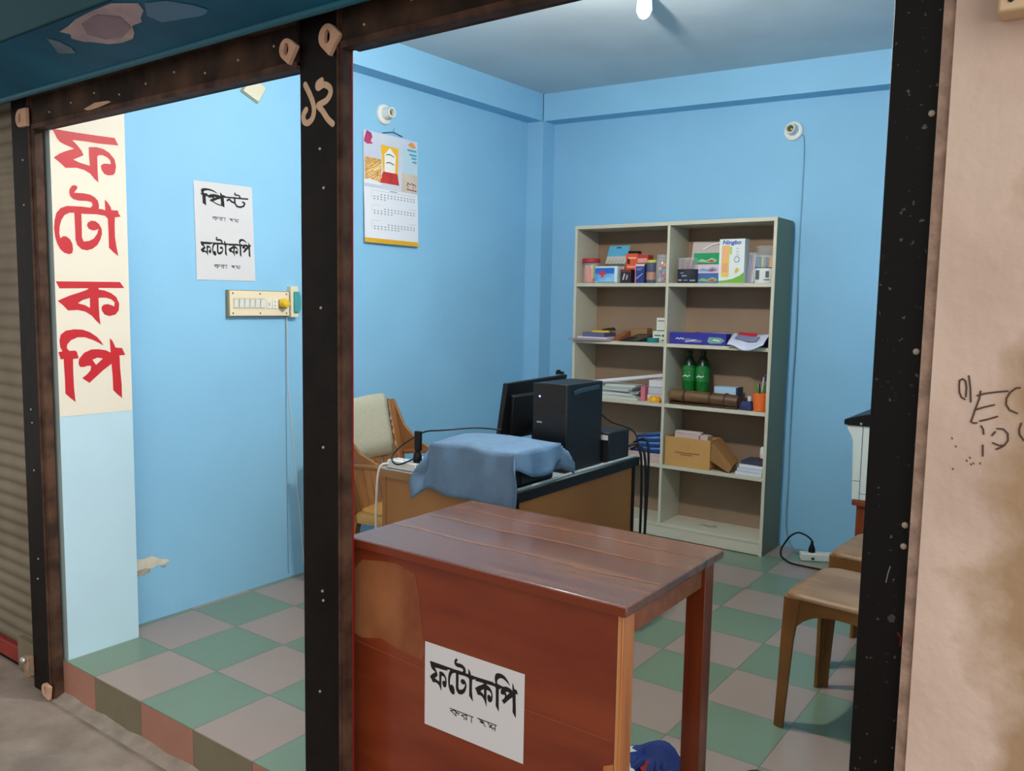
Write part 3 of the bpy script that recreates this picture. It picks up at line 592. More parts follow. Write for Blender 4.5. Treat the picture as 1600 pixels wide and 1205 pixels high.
def bag_mark(name, cx, cy, pts, m_):      # a cloth print hugging the bag
    P = [(cx+a_, cy+b_) for a_, b_ in pts]; q = MB(); C0 = (cx, cy, bag_top(cx, cy)+.007); n = len(P)
    for i in range(n):
        p, p2 = P[i], P[(i+1) % n]; q.face([C0, (*p, bag_top(*p)+.004), (*p2, bag_top(*p2)+.004)], m_, True)
    return q.build(name, t)
RED = mat('dark_red_cloth', (140,36,34), rough=.8); OW = mat('off_white_print', (214,214,206), rough=.8)
bag_mark('red_patch', 1.942, .540, [(-.02,-.012),(.012,-.03),(.03,.004),(.008,.026),(-.012,.018)], RED)
for cx, cy, k in ((1.882,.556,0),(1.856,.548,1),(1.898,.512,2),(1.994,.560,0),(1.92,.500,1)):
    bag_mark('white_print', cx, cy, [[(-.018,-.004),(.0,-.012),(.022,.004),(.004,.004),(.008,.014),(-.006,.006)],[(-.016,.002),(.006,-.012),(.018,-.002),(-.004,.01)],[(-.022,.006),(.0,-.008),(.02,-.012),(.006,.006)]][k], OW)
t = thing('sandal', 'dark sandal tip on the floor tiles at the bottom edge of the view', 'sandal', (2.15, .758, 0))
q = MB(); sole = [(2.15+.042*math.cos(a)*(1+.1*math.sin(a)), .758+.11*math.sin(a)) for a in [2*math.pi*k/24 for k in range(24)]]; q.prism([sole], lambda a, b, w: (a, b, w), .001, .018, mat('dark_rubber', (52,44,36), rough=.7)); q.build('sole', t, bevel=.004)
q = MB(); q.sweep(smooth_path([(2.108,.755,.016),(2.12,.755,.038),(2.15,.76,.048),(2.18,.755,.038),(2.192,.755,.016)]), .03, .005, mat('brown_strap', (84,64,46), rough=.6), (0,1,0)); q.build('strap', t)
# ---------------------------------------------------------------- bookcase
S = [.085, .440, .803, 1.157, 1.507]     # upper faces of the shelves
bc = thing('bookcase', 'tall cream open bookcase of ten compartments against the back wall', 'bookcase', (.78, 3.13, 0))
q = MB(); q.box(.150, .1675, 2.993, 3.262, 0, 1.836, BOARD); q.build('side_panel', bc, bevel=.0015)
q = MB(); q.box(1.3935, 1.411, 2.993, 3.262, 0, 1.836, BOARD); q.box(1.4112, 1.4122, 2.996, 3.262, 0, 1.856, mat('shaded_side_olive', (136,132,108), rough=.55, spec=.2)); q.build('side_panel', bc, bevel=.0015)  # thin outer sheet, colour darkened for the side turned from the lamp
q = MB(); q.box(.150, 1.412, 2.992, 3.262, 1.8365, 1.858, BOARD); q.build('top_panel', bc, bevel=.0015)
q = MB(); q.box(.775, .792, 2.994, 3.254, .0855, 1.836, BOARD); q.build('divider', bc, bevel=.0015)
q = MB(); q.box(.168, 1.393, 3.2545, 3.261, .005, 1.836, HARDB); q.build('back_panel', bc)
q = MB(); q.box(.168, 1.393, 2.996, 3.012, .004, .066, BOARD); q.build('plinth', bc, bevel=.0015)
q = MB(); q.box(.168, 1.393, 2.994, 3.254, .0665, .085, BOARD); q.build('shelf', bc, bevel=.0015)
for z in S[1:]:
    for x0, x1 in ((.168,.7745),(.7925,1.393)):
        q = MB(); q.box(x0, x1, 2.994, 3.254, z-.021, z, BOARD); q.build('shelf', bc, bevel=.0015)
q = MB()
q.loft([[(1.0+.02*k, 3.09+.008*math.sin(k*2)+dy, .0858+max(0, .006*math.sin(k*1.3+dy*60))) for dy in (0, .02, .045)] for k in range(6)], mat('scrap_plastic', (196,190,172), rough=.3, alpha=.6), cap=False, closed=False)
tag(q.build('torn_wrapper', loc=(1.05,3.11,.0855)), 'faint scrap of plastic lying in the empty bottom right compartment', 'wrapper')
def bx(name, label, cat, x0, x1, y0, y1, z0, z1, m_, group=None, bevel=.0015, rot=0.0):
    t = thing(name, label, cat, ((x0+x1)/2, (y0+y1)/2, z0), rot, group); hx = (x1-x0)/2; hy = (y1-y0)/2
    q = MB(); q.box(-hx, hx, -hy, hy, .0005, z1-z0, m_); q.build('box_body' if 'box' in name or 'carton' in name else 'body', t, bevel=bevel, local=True)
    return t, hx, hy, z1-z0
def front(t, name, hy, polys):     # printed marks on a box's front face; polys: (points, material)
    q = MB()
    for i, (p, m_) in enumerate(polys): q.fill([p], lambda a, b: (a, -hy-.0008-.0004*i, b), m_)
    return q.build(name, t, local=True)
def R4(x0, z0, x1, z1): return [(x0,z0),(x1,z0),(x1,z1),(x0,z1)]
C = lambda n, c, **k: mat(n, c, rough=k.pop('rough', .5), **k)
GLASS = mat('clear_plastic', (225,232,235), rough=.12, spec=.5, alpha=.28)
z = S[4]
# --- top left compartment
t = thing('screw_top_jar', 'red-lidded clear jar of orange sticks at the left end of the top shelf', 'jar', (.232, 3.06, z))
q = MB(); q.lathe([(.046,.001),(.05,.01),(.05,.115),(.044,.128)], (.232,3.06,z), GLASS, n=24); q.build('jar_body', t)
q = MB(); q.lathe([(.047,.1285),(.056,.129),(.056,.15),(.05,.154)], (.232,3.06,z), C('jar_red', (176,44,50)), n=24); q.build('lid', t)
for k in range(9):
    a = k*.7; r_ = .026 if k else 0; q = MB(); q.tube([(.232+r_*math.cos(a),3.055+r_*math.sin(a),z+.004),(.232+r_*1.05*math.cos(a),3.055+r_*1.05*math.sin(a),z+.112)], .0105, C('coral_sticks', (238,120,92)), n=8); q.build('stick', t)
q = MB(); q.box(.262,.268,3.02,3.06,z+.03,z+.115,C('pale_yellow', (226,206,120))); q.build('label_card', t)
t, hx, hy, h = bx('first_aid_box', 'light blue and white first aid box with a red cross on the top shelf', 'box', .289, .447, 3.005, 3.075, z, z+.103, C('aid_white', (206,226,232)), bevel=.008)
front(t, 'printed_front', hy, [(R4(-.075,.012,.06,.092), C('aid_blue', (72,142,212), col2=(150,206,236), vs=9)), (R4(-.075,.058,.06,.092), C('aid_deep_blue', (40,106,196))), (R4(-.06,.006,.068,.009), C('aid_navy', (40,70,120)))])
q = MB(); AR = C('aid_red', (214,56,60)); q.fill([[(-.045,.05),(-.03,.05),(-.03,.036),(-.014,.036),(-.014,.05),(.001,.05),(.001,.066),(-.014,.066),(-.014,.08),(-.03,.08),(-.03,.066),(-.045,.066)]], lambda a, b: (a, -hy-.0024, b), AR); o = q.build('red_cross', t, local=True)
t = thing('hanging_packet', 'blue and grey printed packet leaning upright behind the first aid box', 'packet', (.345, 3.13, z))
pk = lambda a, b, w: (.275+.14*a+.03*b, 3.10+.06*b+w, z+.001+.235*b)
q = MB(); q.prism([[(0,0),(1,0),(1,1),(0,1)]], pk, 0, .02, C('packet_grey', (196,192,182))); q.build('card', t, bevel=.002)
q = MB(); q.fill([[(0,.72),(1,.72),(1,1),(0,1)]], lambda a, b: pk(a, b, -.001), C('packet_blue', (92,172,206))); q.fill([[(0,.45),(1,.45),(1,.52),(0,.52)]], lambda a, b: pk(a, b, -.001), C('packet_dark', (96,90,82)))
q.fill([[(.35,.93),(.65,.93),(.62,.955),(.5,.97),(.38,.955)]], lambda a, b: pk(a, b, -.0014), C('packet_slot', (30,80,110)))
for k in range(5): q.stroke([(.1+.17*k,.52),(.2+.17*k,.62)], .03, lambda a, b: pk(a, b, -.0012), C('packet_brown', (150,140,124)))
q.build('print', t)
t, hx, hy, h = bx('orange_box', 'tall orange cardboard box behind the dark box on the top shelf', 'box', .452, .532, 3.10, 3.16, z, z+.182, C('orange_card', (226,92,50)))
front(t, 'print', hy, [(R4(-.02,.15,.03,.16), C('pale_orange', (250,190,160))), (R4(-.03,.098,.03,.106), C('pale_orange', (250,190,160))), (R4(-.03,.12,-.01,.15), C('dark_slot', (70,30,24)))])
q = MB(); q.box(-.03,.036,-.02,.026,.1825,.197,BLKP); q.build('black_top', t, local=True)
t, hx, hy, h = bx('marker_box', 'small dark box with white marks in front of the orange box', 'box', .466, .538, 3.01, 3.06, z, z+.083, C('plum_card', (52,36,46)))
front(t, 'print', hy, [(R4(-.036,.068,.036,.083), C('maroon_band', (120,44,44))), ([(-.02,.02),(-.012,.02),(-.002,.055),(-.01,.058)], PAPER), ([(.002,.022),(.01,.02),(.018,.045),(.008,.052)], C('grey_print', (176,170,168)))])
t, hx, hy, h = bx('red_box', 'red and pink box standing behind the navy box on the top shelf', 'box', .532, .603, 3.10, 3.17, z, z+.172, C('red_card', (196,56,58)))
front(t, 'print', hy, [(R4(-.034,.125,.03,.152), C('salmon_print', (226,160,140)))])
t, hx, hy, h = bx('navy_box', 'navy blue box with white writing and a white top edge on the top shelf', 'box', .562, .622, 3.018, 3.068, z, z+.112, C('navy_card', (44,56,116)))
front(t, 'print', hy, [(R4(-.03,.1,.03,.113), PAPER), (R4(-.018,.085,.02,.089), C('pale_blue_print', (150,166,206))), (R4(-.018,.076,.01,.079), C('pale_blue_print', (150,166,206))), ([(-.024,.03),(.02,.06),(.022,.055),(-.02,.024)], C('pale_blue_print', (150,166,206))), (R4(-.03,.002,-.024,.11), C('pink_print', (206,130,150)))])
t = thing('pin_tub', 'small tub with a lime lid and a brown label on the top shelf', 'tub', (.658, 3.04, z))
q = MB(); q.lathe([(.027,.001),(.029,.006),(.029,.12)], (.658,3.04,z), C('slate_tub', (84,84,106)), n=20); q.build('tub_body', t)
q = MB(); q.lathe([(.0305,.1205),(.031,.124),(.031,.134),(.026,.137)], (.658,3.04,z), C('lime_lid', (196,206,84)), n=20); q.build('lid', t)
q = MB(); q.lathe([(.0296,.02),(.0297,.065)], (.658,3.04,z), C('brown_label', (172,128,104)), n=20); q.build('label', t)
t = thing('candy_jar', 'clear jar filled with multicoloured pieces beside the bookcase divider', 'jar', (.727, 3.045, z))
q = MB(); q.lathe([(.036,.001),(.04,.01),(.04,.13),(.032,.15)], (.727,3.045,z), GLASS, n=22); q.build('jar_body', t)
q = MB(); q.lathe([(.034,.1505),(.035,.165),(.03,.168)], (.727,3.045,z), C('clear_lid', (190,200,196), alpha=.5), n=22); q.build('lid', t)
random.seed(21)
for k in range(22):
    a = random.random()*6.3; r_ = .024*random.random()**.5; hz = .012+.1*(k/22); cc = [(232,90,120),(240,180,80),(70,70,140),(90,160,200),(220,70,70)][k % 5]
    q = MB(); q.lathe([(.001,-.011),(.009,-.007),(.012,0),(.009,.007),(.001,.011)], (.727+r_*math.cos(a),3.045+r_*math.sin(a),z+hz), C('candy_%d' % (k % 5), cc), n=8); q.build('piece', t)
# --- top right compartment
def pen_tub(label, cx, cy, rx, ry, zz, h0, h1, mbase, pens, mark):
    t = thing('pen_tub', label, 'pen tub', (cx, cy, zz)); c = (cx, cy, zz)
    q = MB(); q.lathe([(rx*.93,.001),(rx,.006),(rx,h0)], c, mbase, n=28, sy=ry/rx); q.build('tub_base', t)
    q = MB(); q.lathe([(rx*.96,h0+.0005),(rx*.96,h1)], c, GLASS, n=28, sy=ry/rx); o = q.build('clear_sleeve', t)
    q = MB(); q.lathe([(rx*1.01,h0-.004),(rx*1.01,h0)], c, BLKP, n=28, sy=ry/rx); q.build('rim', t)
    for i, (dx, cc) in enumerate(pens):
        q = MB(); q.tube([(cx+dx,cy-.012+.006*(i % 3),zz+.012),(cx+dx*1.04,cy-.012+.006*(i % 3),zz+h1-.012+.004*(i % 2))], .0065, C('pen_%d_%d_%d' % cc, cc), n=8); q.build('pen', t)
    q = MB()
    for (a, b, l, hh) in mark: 
        for s_ in range(4):
            a0 = a+l*s_/4; a1 = a+l*(s_+1)/4
            f = lambda u_, v_: (cx+rx*1.012*math.sin(u_), cy-ry*1.012*math.cos(u_), zz+v_)
            q.face([f(a0,b), f(a1,b), f(a1,b+hh), f(a0,b+hh)], C('tub_print', (150,152,160)) if mbase is not WHITEP else C('tub_dark_print', (90,94,98)))
    q.build('print', t); return t
pen_tub('dark tub of brown pencils under a clear sleeve on the top right shelf', .883, 3.055, .062, .045, z, .08, .145, C('dark_tub', (44,46,58)), [(-.03,(130,60,44)),(-.016,(150,74,52)),(-.002,(120,54,40)),(.014,(160,90,66)),(.028,(140,66,48))], [(-.5,.055,.4,.006),(-.3,.038,.5,.008),(-.8,.012,.5,.01),(.5,.012,.6,.008),(-.1,.015,.4,.004)])
for k, (z0_, z1_, cc, lab, dx) in enumerate(((0,.056,(60,104,168),'blue printed box at the bottom of the three stacked boxes',0),(.0565,.108,(222,190,204),'pink and white printed box in the middle of the three stacked boxes',-.002),(.1085,.172,(24,150,92),'bright green printed box on top of the three stacked boxes',-.012))):
    t, hx, hy, h = bx('crayon_box', lab, 'box', .925+dx, 1.076+dx*.3, 3.06, 3.14, z+z0_, z+z1_, C('crayon_box_%d' % k, cc), group='boxes stacked on the top right shelf')
    front(t, 'print', hy, [([(-.06,.015),(-.03,.03),(.0,.022),(.03,.036),(.06,.025),(.055,.012),(.02,.008),(-.02,.012)], C('box_print_%d' % k, [(150,170,90),(110,160,200),(176,186,150)][k])), ([(.0,.016),(.03,.026),(.05,.018),(.03,.01)], C('box_print_red', (176,80,80)))])
t = thing('plastic_packets', 'pale plastic wrapped packets lying behind the stacked boxes', 'packets', (.94, 3.18, z))
q = MB(); q.hexa([(.845,3.15,z+.001),(1.045,3.15,z+.001),(1.045,3.23,z+.001),(.845,3.23,z+.001),(.86,3.16,z+.245),(1.04,3.165,z+.24),(1.04,3.23,z+.25),(.86,3.23,z+.25)], C('pale_wrap', (204,190,186), rough=.25)); q.build('body', t, bevel=.006)
q = MB(); q.stroke([(.93,z+.20),(.98,z+.225),(1.03,z+.236)], .008, lambda a, b: (a, 3.155, b), C('wrap_gloss', (236,232,230), rough=.2)); q.build('fold', t)
t, hx, hy, h = bx('tall_white_box', 'tall white box with green foot and a blue brand word on the top right shelf', 'box', 1.086, 1.232, 3.012, 3.08, z, z+.243, C('white_card', (224,228,226)))
front(t, 'print', hy, [([(-.073,.002),(.073,.002),(.073,.06),(.05,.042),(.01,.024),(-.03,.016),(-.073,.012)], C('leaf_green', (110,172,54))), (R4(-.058,.035,-.014,.208), C('print_box_yellow', (232,196,84), col2=(236,170,130), vs=12)), (R4(-.05,.06,-.022,.11), C('print_peach', (232,160,120))),
  (R4(-.012,.16,0,.2), C('print_lime', (176,200,70))), ([(.018,.06),(.03,.085),(.045,.08),(.04,.065),(.03,.055)], C('print_gold', (214,186,70)))])
q = MB(); text_faces(q, 'Ningbo', .032, lambda a, b: (-.056+a*1.12, -hy-.0034, .214+b), C('brand_blue', (40,84,178)), shear=.2); q.stroke([(.03+.015*math.cos(a), .13+.015*math.sin(a)) for a in [k*.63 for k in range(11)]], .003, lambda a, b: (a, -hy-.003, b), C('print_box_grey', (96,104,110)))
for zz in (.155,.172,.19): q.stroke([(.028,zz),(.04,zz)], .004, lambda a, b: (a, -hy-.003, b), C('print_box_pale', (170,176,180)))
q.build('lettering', t, local=True)
t = thing('pen_packet', 'clear packet of blue and pink pens beside the tall white box', 'packet', (1.255, 3.06, z))
q = MB(); q.hexa([(1.237,3.04,z+.001),(1.275,3.04,z+.001),(1.275,3.07,z+.001),(1.237,3.07,z+.001),(1.24,3.06,z+.17),(1.285,3.06,z+.17),(1.285,3.075,z+.17),(1.24,3.075,z+.17)], GLASS); q.build('bag', t)
for k, cc in enumerate(((60,90,160),(190,110,130),(210,214,220))):
    q = MB(); q.tube([(1.245+.011*k,3.055,z+.005),(1.25+.012*k,3.067,z+.155)], .005, C('packet_pen_%d' % k, cc), n=7); q.build('pen', t)
pen_tub('white tub of coloured pens at the right end of the top shelf', 1.333, 3.055, .056, .045, z, .085, .152, WHITEP, [(-.04,(60,110,150)),(-.027,(40,80,130)),(-.013,(200,200,70)),(0,(150,160,60)),(.013,(70,60,160)),(.026,(226,150,70)),(.038,(230,190,120))], [(-.75,.02,.5,.05),(.35,.03,.35,.035),(.2,.015,.6,.006)])
t = thing('clear_container', 'clear empty plastic container behind the pen tub on the top right shelf', 'container', (1.31, 3.17, z)); q = MB(); q.lathe([(.06,.001),(.065,.01),(.065,.19),(.06,.195)], (1.31,3.17,z), GLASS, n=22); q.build('container_body', t)
q = MB(); q.lathe([(.067,.1955),(.067,.208),(.06,.21)], (1.31,3.17,z), GLASS, n=22); q.build('lid', t)
# --- second row left
z = S[3]
def flat(name, label, cat, c, hx, hy, z0, z1, rot, m_, group=None):
    t = thing(name, label, cat, (c[0], c[1], z0), rot, group); q = MB(); q.box(-hx, hx, -hy, hy, .0004, z1-z0, m_); q.build('cover' if name in ('book', 'folder', 'notebook') else 'body', t, bevel=.0008, local=True); return t
t = thing('folder', 'pink paper folder sticking out of the left end of the second shelf', 'folder', (.29, 3.08, z)); q = MB(); q.prism([[(.139,2.958),(.30,2.965),(.425,2.985),(.415,3.2),(.175,3.2),(.174,2.991)]], lambda a, b, w: (a, b, w), z+.0006, z+.009, C('dusty_pink_card', (178,140,146))); q.build('cover', t, bevel=.0008)
flat('paper_sheet', 'white sheets lying on the pink folder', 'paper', (.295, 3.075), .11, .082, z+.0095, z+.02, -.06, C('lilac_white_paper', (214,206,222)))
flat('book', 'purple-grey bound book on the white sheets', 'book', (.285, 3.09), .075, .08, z+.0205, z+.046, .05, C('slate_purple_book', (94,92,130)))
flat('notepad', 'yellow notepad on top of the purple book', 'notepad', (.30, 3.10), .055, .06, z+.0465, z+.058, .35, C('yellow_pad', (226,186,60)))
t = thing('stapler', 'small dark stapler on top of the yellow notepad', 'stapler', (.33, 3.14, z+.0585)); q = MB(); q.box(.28,.37,3.13,3.15,z+.059,z+.064,DARKM); q.build('base', t, bevel=.001)
q = MB(); q.hexa([(.29,3.13,z+.0645),(.37,3.13,z+.0645),(.37,3.15,z+.0645),(.29,3.15,z+.0645),(.29,3.132,z+.068),(.36,3.132,z+.078),(.36,3.148,z+.078),(.29,3.148,z+.068)], DARKM); q.build('arm', t, bevel=.001)
t = thing('brown_folder', 'brown card folder standing slanted beside the notepads', 'folder', (.46, 3.19, z)); q = MB(); q.hexa([(.42,3.165,z+.001),(.58,3.165,z+.001),(.58,3.24,z+.001),(.42,3.24,z+.001),(.42,3.165,z+.065),(.575,3.17,z+.08),(.575,3.24,z+.08),(.42,3.24,z+.07)], C('brown_card', (150,116,78))); q.build('cover', t, bevel=.003)
q = MB(); q.hexa([(.428,3.02,z+.0005),(.47,3.0,z+.0005),(.47,3.16,z+.0005),(.428,3.16,z+.0005),(.428,3.02,z+.02),(.47,3.0,z+.012),(.47,3.16,z+.06),(.428,3.16,z+.06)], C('rust_card', (160,92,60))); q.build('flap', t)
t = thing('tablet', 'thin black tablet tilted on the second shelf', 'tablet', (.56, 3.08, z)); q = MB(); q.hexa([(.478,3.005,z+.0008),(.60,3.005,z+.0008),(.655,3.15,z+.0008),(.53,3.15,z+.0008),(.478,3.005,z+.007),(.60,3.01,z+.007),(.655,3.15,z+.045),(.53,3.15,z+.045)], C('matt_black', (38,36,34))); q.build('body', t, bevel=.002)
q = MB(); q.face([(.487,3.018,z+.0098),(.592,3.018,z+.0098),(.636,3.135,z+.0416),(.535,3.135,z+.0416)], C('screen_grey', (70,68,64), rough=.2)); q.build('screen', t)
def ring(name, label, cat, c, R, r, h, m_, inner):
    t = thing(name, label, cat, c); q = MB(); q.lathe([(r,.001),(R,.001),(R,h),(r,h),(r,.001)], c, m_, n=28); q.build('roll', t, sharp=30); q = MB(); q.lathe([(r*.98,.001),(r*.9,.001),(r*.9,h),(r*.98,h)], c, inner, n=24); q.build('core', t); return t
ring('tape_roll', 'teal adhesive tape roll on the second shelf', 'tape', (.682, 3.045, z), .037, .024, .028, C('teal_tape', (20,116,116)), PAPER)
flat('green_card', 'small bright green card behind the teal tape roll', 'card', (.67, 3.13), .03, .01, z, z+.06, .1, C('green_card_mat', (84,184,84)))
t, hx, hy, h = bx('small_white_box', 'white box with a dark logo lying under another beside the divider', 'box', .675, .766, 3.05, 3.11, z, z+.068, C('box_white', (214,214,200)), rot=.0)
front(t, 'print', hy, [(R4(-.034,.038,.008,.046), C('logo_grey', (90,92,84))), ([(.012,.042),(.022,.052),(.032,.042),(.022,.032)], C('logo_grey', (90,92,84))), ([(.0,.008),(.03,.025),(.04,.008)], C('logo_grey2', (140,140,130)))])
t, hx, hy, h = bx('small_white_box', 'upright white box on top of the logo box beside the divider', 'box', .69, .764, 3.065, 3.115, z+.0685, z+.148, C('box_white', (214,214,200)))
front(t, 'print', hy, [(R4(-.028,.058,.028,.063), C('logo_grey', (90,92,84))), (R4(-.03,.002,.036,.006), C('logo_grey', (90,92,84)))])
# --- second row right
t, hx, hy, h = bx('long_blue_box', 'long dark blue box with white lettering on the second right shelf', 'box', .806, 1.15, 3.005, 3.08, z, z+.066, C('royal_blue_card', (50,46,146)))
front(t, 'print', hy, [([(-.09,.022),(-.065,.036),(.03,.026),(.026,.015),(.0,.012)], C('print_steel', (126,126,150))), ([(.06,.02),(.07,.046),(.14,.045),(.165,.03),(.14,.012),(.08,.01)], C('print_oval_green', (110,160,140))), ([(.09,.028),(.10,.036),(.14,.03),(.13,.022)], PAPER), ([(-.075,.012),(-.02,.02),(.0,.03),(-.02,.028),(-.07,.018)], PAPER)])
q = MB(); q.stroke([(-.13,.03),(-.12,.036),(-.11,.029),(-.10,.036),(-.09,.03),(-.082,.035)], .006, lambda a, b: (a, -hy-.003, b), PAPER); q.build('lettering', t, local=True)
flat('magazine', 'blue and purple magazine lying on the long blue box', 'magazine', (1.10, 3.11), .16, .045, z+.0665, z+.071, .0, C('magazine_purple', (70,62,120), col2=(170,160,190), vs=9))
flat('notebook', 'dark red covered notebook lying under the loose papers', 'book', (1.265, 3.165), .105, .072, z, z+.06, .03, C('maroon_book', (104,44,60), col2=(70,60,110), vs=6))
t = thing('loose_papers', 'curled white papers with a red strip hanging over the second right shelf edge', 'papers', (1.28, 3.02, z))
q = MB(); nu, nv = 14, 8; g = []
for i in range(nu+1):
    row = []
    for j in range(nv+1):
        a = i/nu; b = j/nv; x = 1.175+.205*a-.03*(1-b)*(1-2*abs(a-.5)) ; y = 2.955+.11*b+.012*math.sin(a*4); zz = z+.006+.062*b**.8+.010*math.sin(a*7)*(1-b)+.02*abs(a-.5)**1.5-.016*(1-b)**2*math.sin(math.pi*a)
        row.append((x, y, max(zz, z+.002) if y > 2.99 else zz))
    g.append(row)
for i in range(nu):
    for j in range(nv): q.face([g[i][j], g[i+1][j], g[i+1][j+1], g[i][j+1]], C('paper_lilac', (206,206,224)), True)
o = q.build('sheet', t); sm_ = o.modifiers.new('thick', 'SOLIDIFY'); sm_.thickness = .004
q = MB()
for i in range(2, 9): q.face([tuple(Vector(g[i][6])+Vector((0,-.006,.006))), tuple(Vector(g[i+1][6])+Vector((0,-.006,.006))), tuple(Vector(g[i+1][8])+Vector((0,-.006,.008))), tuple(Vector(g[i][8])+Vector((0,-.006,.008)))], C('red_strip', (192,44,62)))
q.build('red_strip', t)
q = MB()
for i in range(2, 11): q.face([tuple(Vector(g[i][3])+Vector((0,-.004,.005))), tuple(Vector(g[i+1][3])+Vector((0,-.004,.005))), tuple(Vector(g[i+1][6])+Vector((0,-.004,.005))), tuple(Vector(g[i][6])+Vector((0,-.004,.005)))], C('grey_blue_print', (126,130,156)))
q.build('printed_area', t)
# --- third row left
z = S[2]
t = thing('paper_stack', 'uneven stack of white and grey papers behind the computer tower', 'papers', (.47, 3.1, z))
random.seed(9)
for k in range(7):
    dx = random.uniform(-.02,.02); q = MB(); zz = z+.001+.0125*k; cc = [(206,208,196),(196,198,186),(214,214,206),(150,156,150),(200,196,190),(170,176,168),(206,208,200)][k]
    q.obox((.46+dx,3.10+dx*.4), (math.cos(.1*dx*40), math.sin(.1*dx*40), 0), (-math.sin(.1*dx*40), math.cos(.1*dx*40), 0), .148-.008*k, .085, zz, zz+.012, C('stack_paper_%d' % k, cc)); q.build('sheaf', t)
t = thing('paper_roll', 'long white paper roll lying slanted across the third left compartment', 'roll', (.5, 3.1, z+.09)); q = MB(); q.tube([(.30,2.99,z+.094),(.766,3.235,z+.158)], .0125, C('roll_paper', (214,214,220)), n=16); q.build('roll', t)
flat('pink_pad', 'pink pad standing beside the white ream in the third left compartment', 'pad', (.632, 3.09), .014, .06, z, z+.088, 0, C('pink_pad_mat', (206,110,124)))
t = thing('paper_ream', 'stack of white paper reams beside the divider', 'paper', (.712, 3.11, z))
for k in range(3): q = MB(); q.box(.655+.002*k, .766, 3.045+.004*k, 3.2, z+.0008+.043*k, z+.042+.043*k, C('ream_white_%d' % k, [(206,204,206),(190,192,198),(214,212,214)][k])); q.build('ream', t, bevel=.002)
t = thing('tape_measure', 'orange tape measure at the front of the third left shelf', 'tape measure', (.72, 3.015, z)); q = MB(); q.prism([[(.685,z+.001),(.755,z+.001),(.758,z+.02),(.748,z+.036),(.72,z+.04),(.695,z+.038),(.684,z+.02)]], lambda a, b, w: (a, w, b), 3.0, 3.03, C('measure_orange', (240,160,36))); q.build('case', t, bevel=.004)
q = MB(); q.box(.679,.6865,3.008,3.022,z+.012,z+.022,BLKP); q.build('tape_end', t); q = MB(); q.lathe([(.012,0),(.011,.002)], (.722,2.9995,z+.02), C('measure_yellow', (244,196,60)), n=18, axis=(0,-1,0)); q.build('face_badge', t)
# --- third row right
GREENB = mat('green_bottle_plastic', (12,104,30), rough=.2, spec=.6, var=.1, vs=9); LABG = mat('green_bottle_label', (30,120,56), rough=.4)
def bottle(label, cx, cy):
    t = thing('soda_bottle', label, 'bottle', (cx, cy, z), 0, 'green bottles on the third right shelf'); c = (cx, cy, z)
    q = MB(); q.lathe([(.03,.001),(.038,.008),(.0405,.03),(.0395,.07),(.0375,.09),(.0395,.11),(.0405,.15),(.0405,.215),(.039,.226)], c, GREENB, n=24); bb_ = q.build('bottle_body', t)
    q = MB(); q.lathe([(.0388,.2265),(.035,.24),(.024,.262),(.014,.28),(.0125,.295)], c, mat('shaded_green_plastic', (8,44,20), rough=.3), n=24); q.build('neck', t)  # neck coloured darker than the body to carry the shelf's shade
    q = MB(); q.lathe([(.0155,.2955),(.0155,.312),(.013,.314)], c, mat('dark_green_cap', (8,36,18), rough=.5), n=16); q.build('cap', t)
    q = MB(); q.lathe([(.0412,.135),(.0414,.14),(.0414,.208),(.0412,.213)], c, LABG, n=24)
    f = lambda a, b: (cx+.0420*math.sin(a/.041), cy-.0420*math.cos(a/.041), z+b)
    q.fill([[(-.016,.185),(.012,.195),(.022,.188),(.018,.176),(-.006,.172)]], f, C('label_red', (196,110,96))); q.stroke([(-.022,.16),(-.008,.168),(.006,.162),(.02,.168)], .007, f, C('label_pale', (210,226,206)))
    q.build('label', bb_)
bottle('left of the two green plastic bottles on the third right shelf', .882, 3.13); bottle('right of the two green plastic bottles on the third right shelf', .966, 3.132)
t = thing('rolled_pouch', 'rolled brown leather pouch lying in front of the green bottles', 'pouch', (1.0, 3.05, z)); LEA = mat('brown_leather', (118,88,56), rough=.45, col2=(84,58,36), vs=6)
q = MB(); q.tube([(.80,3.055,z+.05),(.81,3.055,z+.05),(1.20,3.045,z+.042),(1.222,3.045,z+.041)], [.02,.036,.038,.03], LEA, n=18); q.build('roll', t)
q = MB(); q.box(.81,1.225,3.015,3.085,z+.001,z+.012,mat('dark_leather', (64,40,26), rough=.5)); q.build('flap', t, bevel=.004)
q = MB()
for x in (.90,1.06,1.15): q = MB(); q.lathe([(.0405,-.006),(.041,0),(.0405,.006)], (x,3.048,z+.045), mat('strap_leather', (70,48,30), rough=.5), n=18, axis=(1,-.02,-.02)); q.build('strap', t)
t = thing('card_holder', 'pale blue card block with a dark end behind the leather pouch', 'card block', (1.12, 3.13, z)); q = MB(); q.box(1.045,1.175,3.12,3.2,z+.001,z+.112,C('pale_blue_card', (176,206,230))); q.build('block', t, bevel=.002); q = MB(); q.box(1.1755,1.188,3.12,3.2,z+.001,z+.113,C('card_navy', (30,50,84))); q.build('end_panel', t, bevel=.002)
t = thing('clip_holder', 'small navy desk holder with white slips beside the orange basket', 'holder', (1.27, 3.055, z)); q = MB(); q.loft([[(1.27+sx_*hx_, 3.055+sy_*hx_*.8, z+zz) for sx_, sy_ in ((-1,-1),(1,-1),(1,1),(-1,1))] for hx_, zz in ((.036,.001),(.034,.03),(.024,.05))], C('holder_navy', (28,40,90)), smooth=False); q.build('holder_body', t, bevel=.003)
q = MB(); q.box(1.272,1.29,3.05,3.056,z+.051,z+.078,PAPER); q.build('slip', t); q = MB(); q.box(1.255,1.268,3.058,3.066,z+.051,z+.066,DARKM); q.build('slip', t)
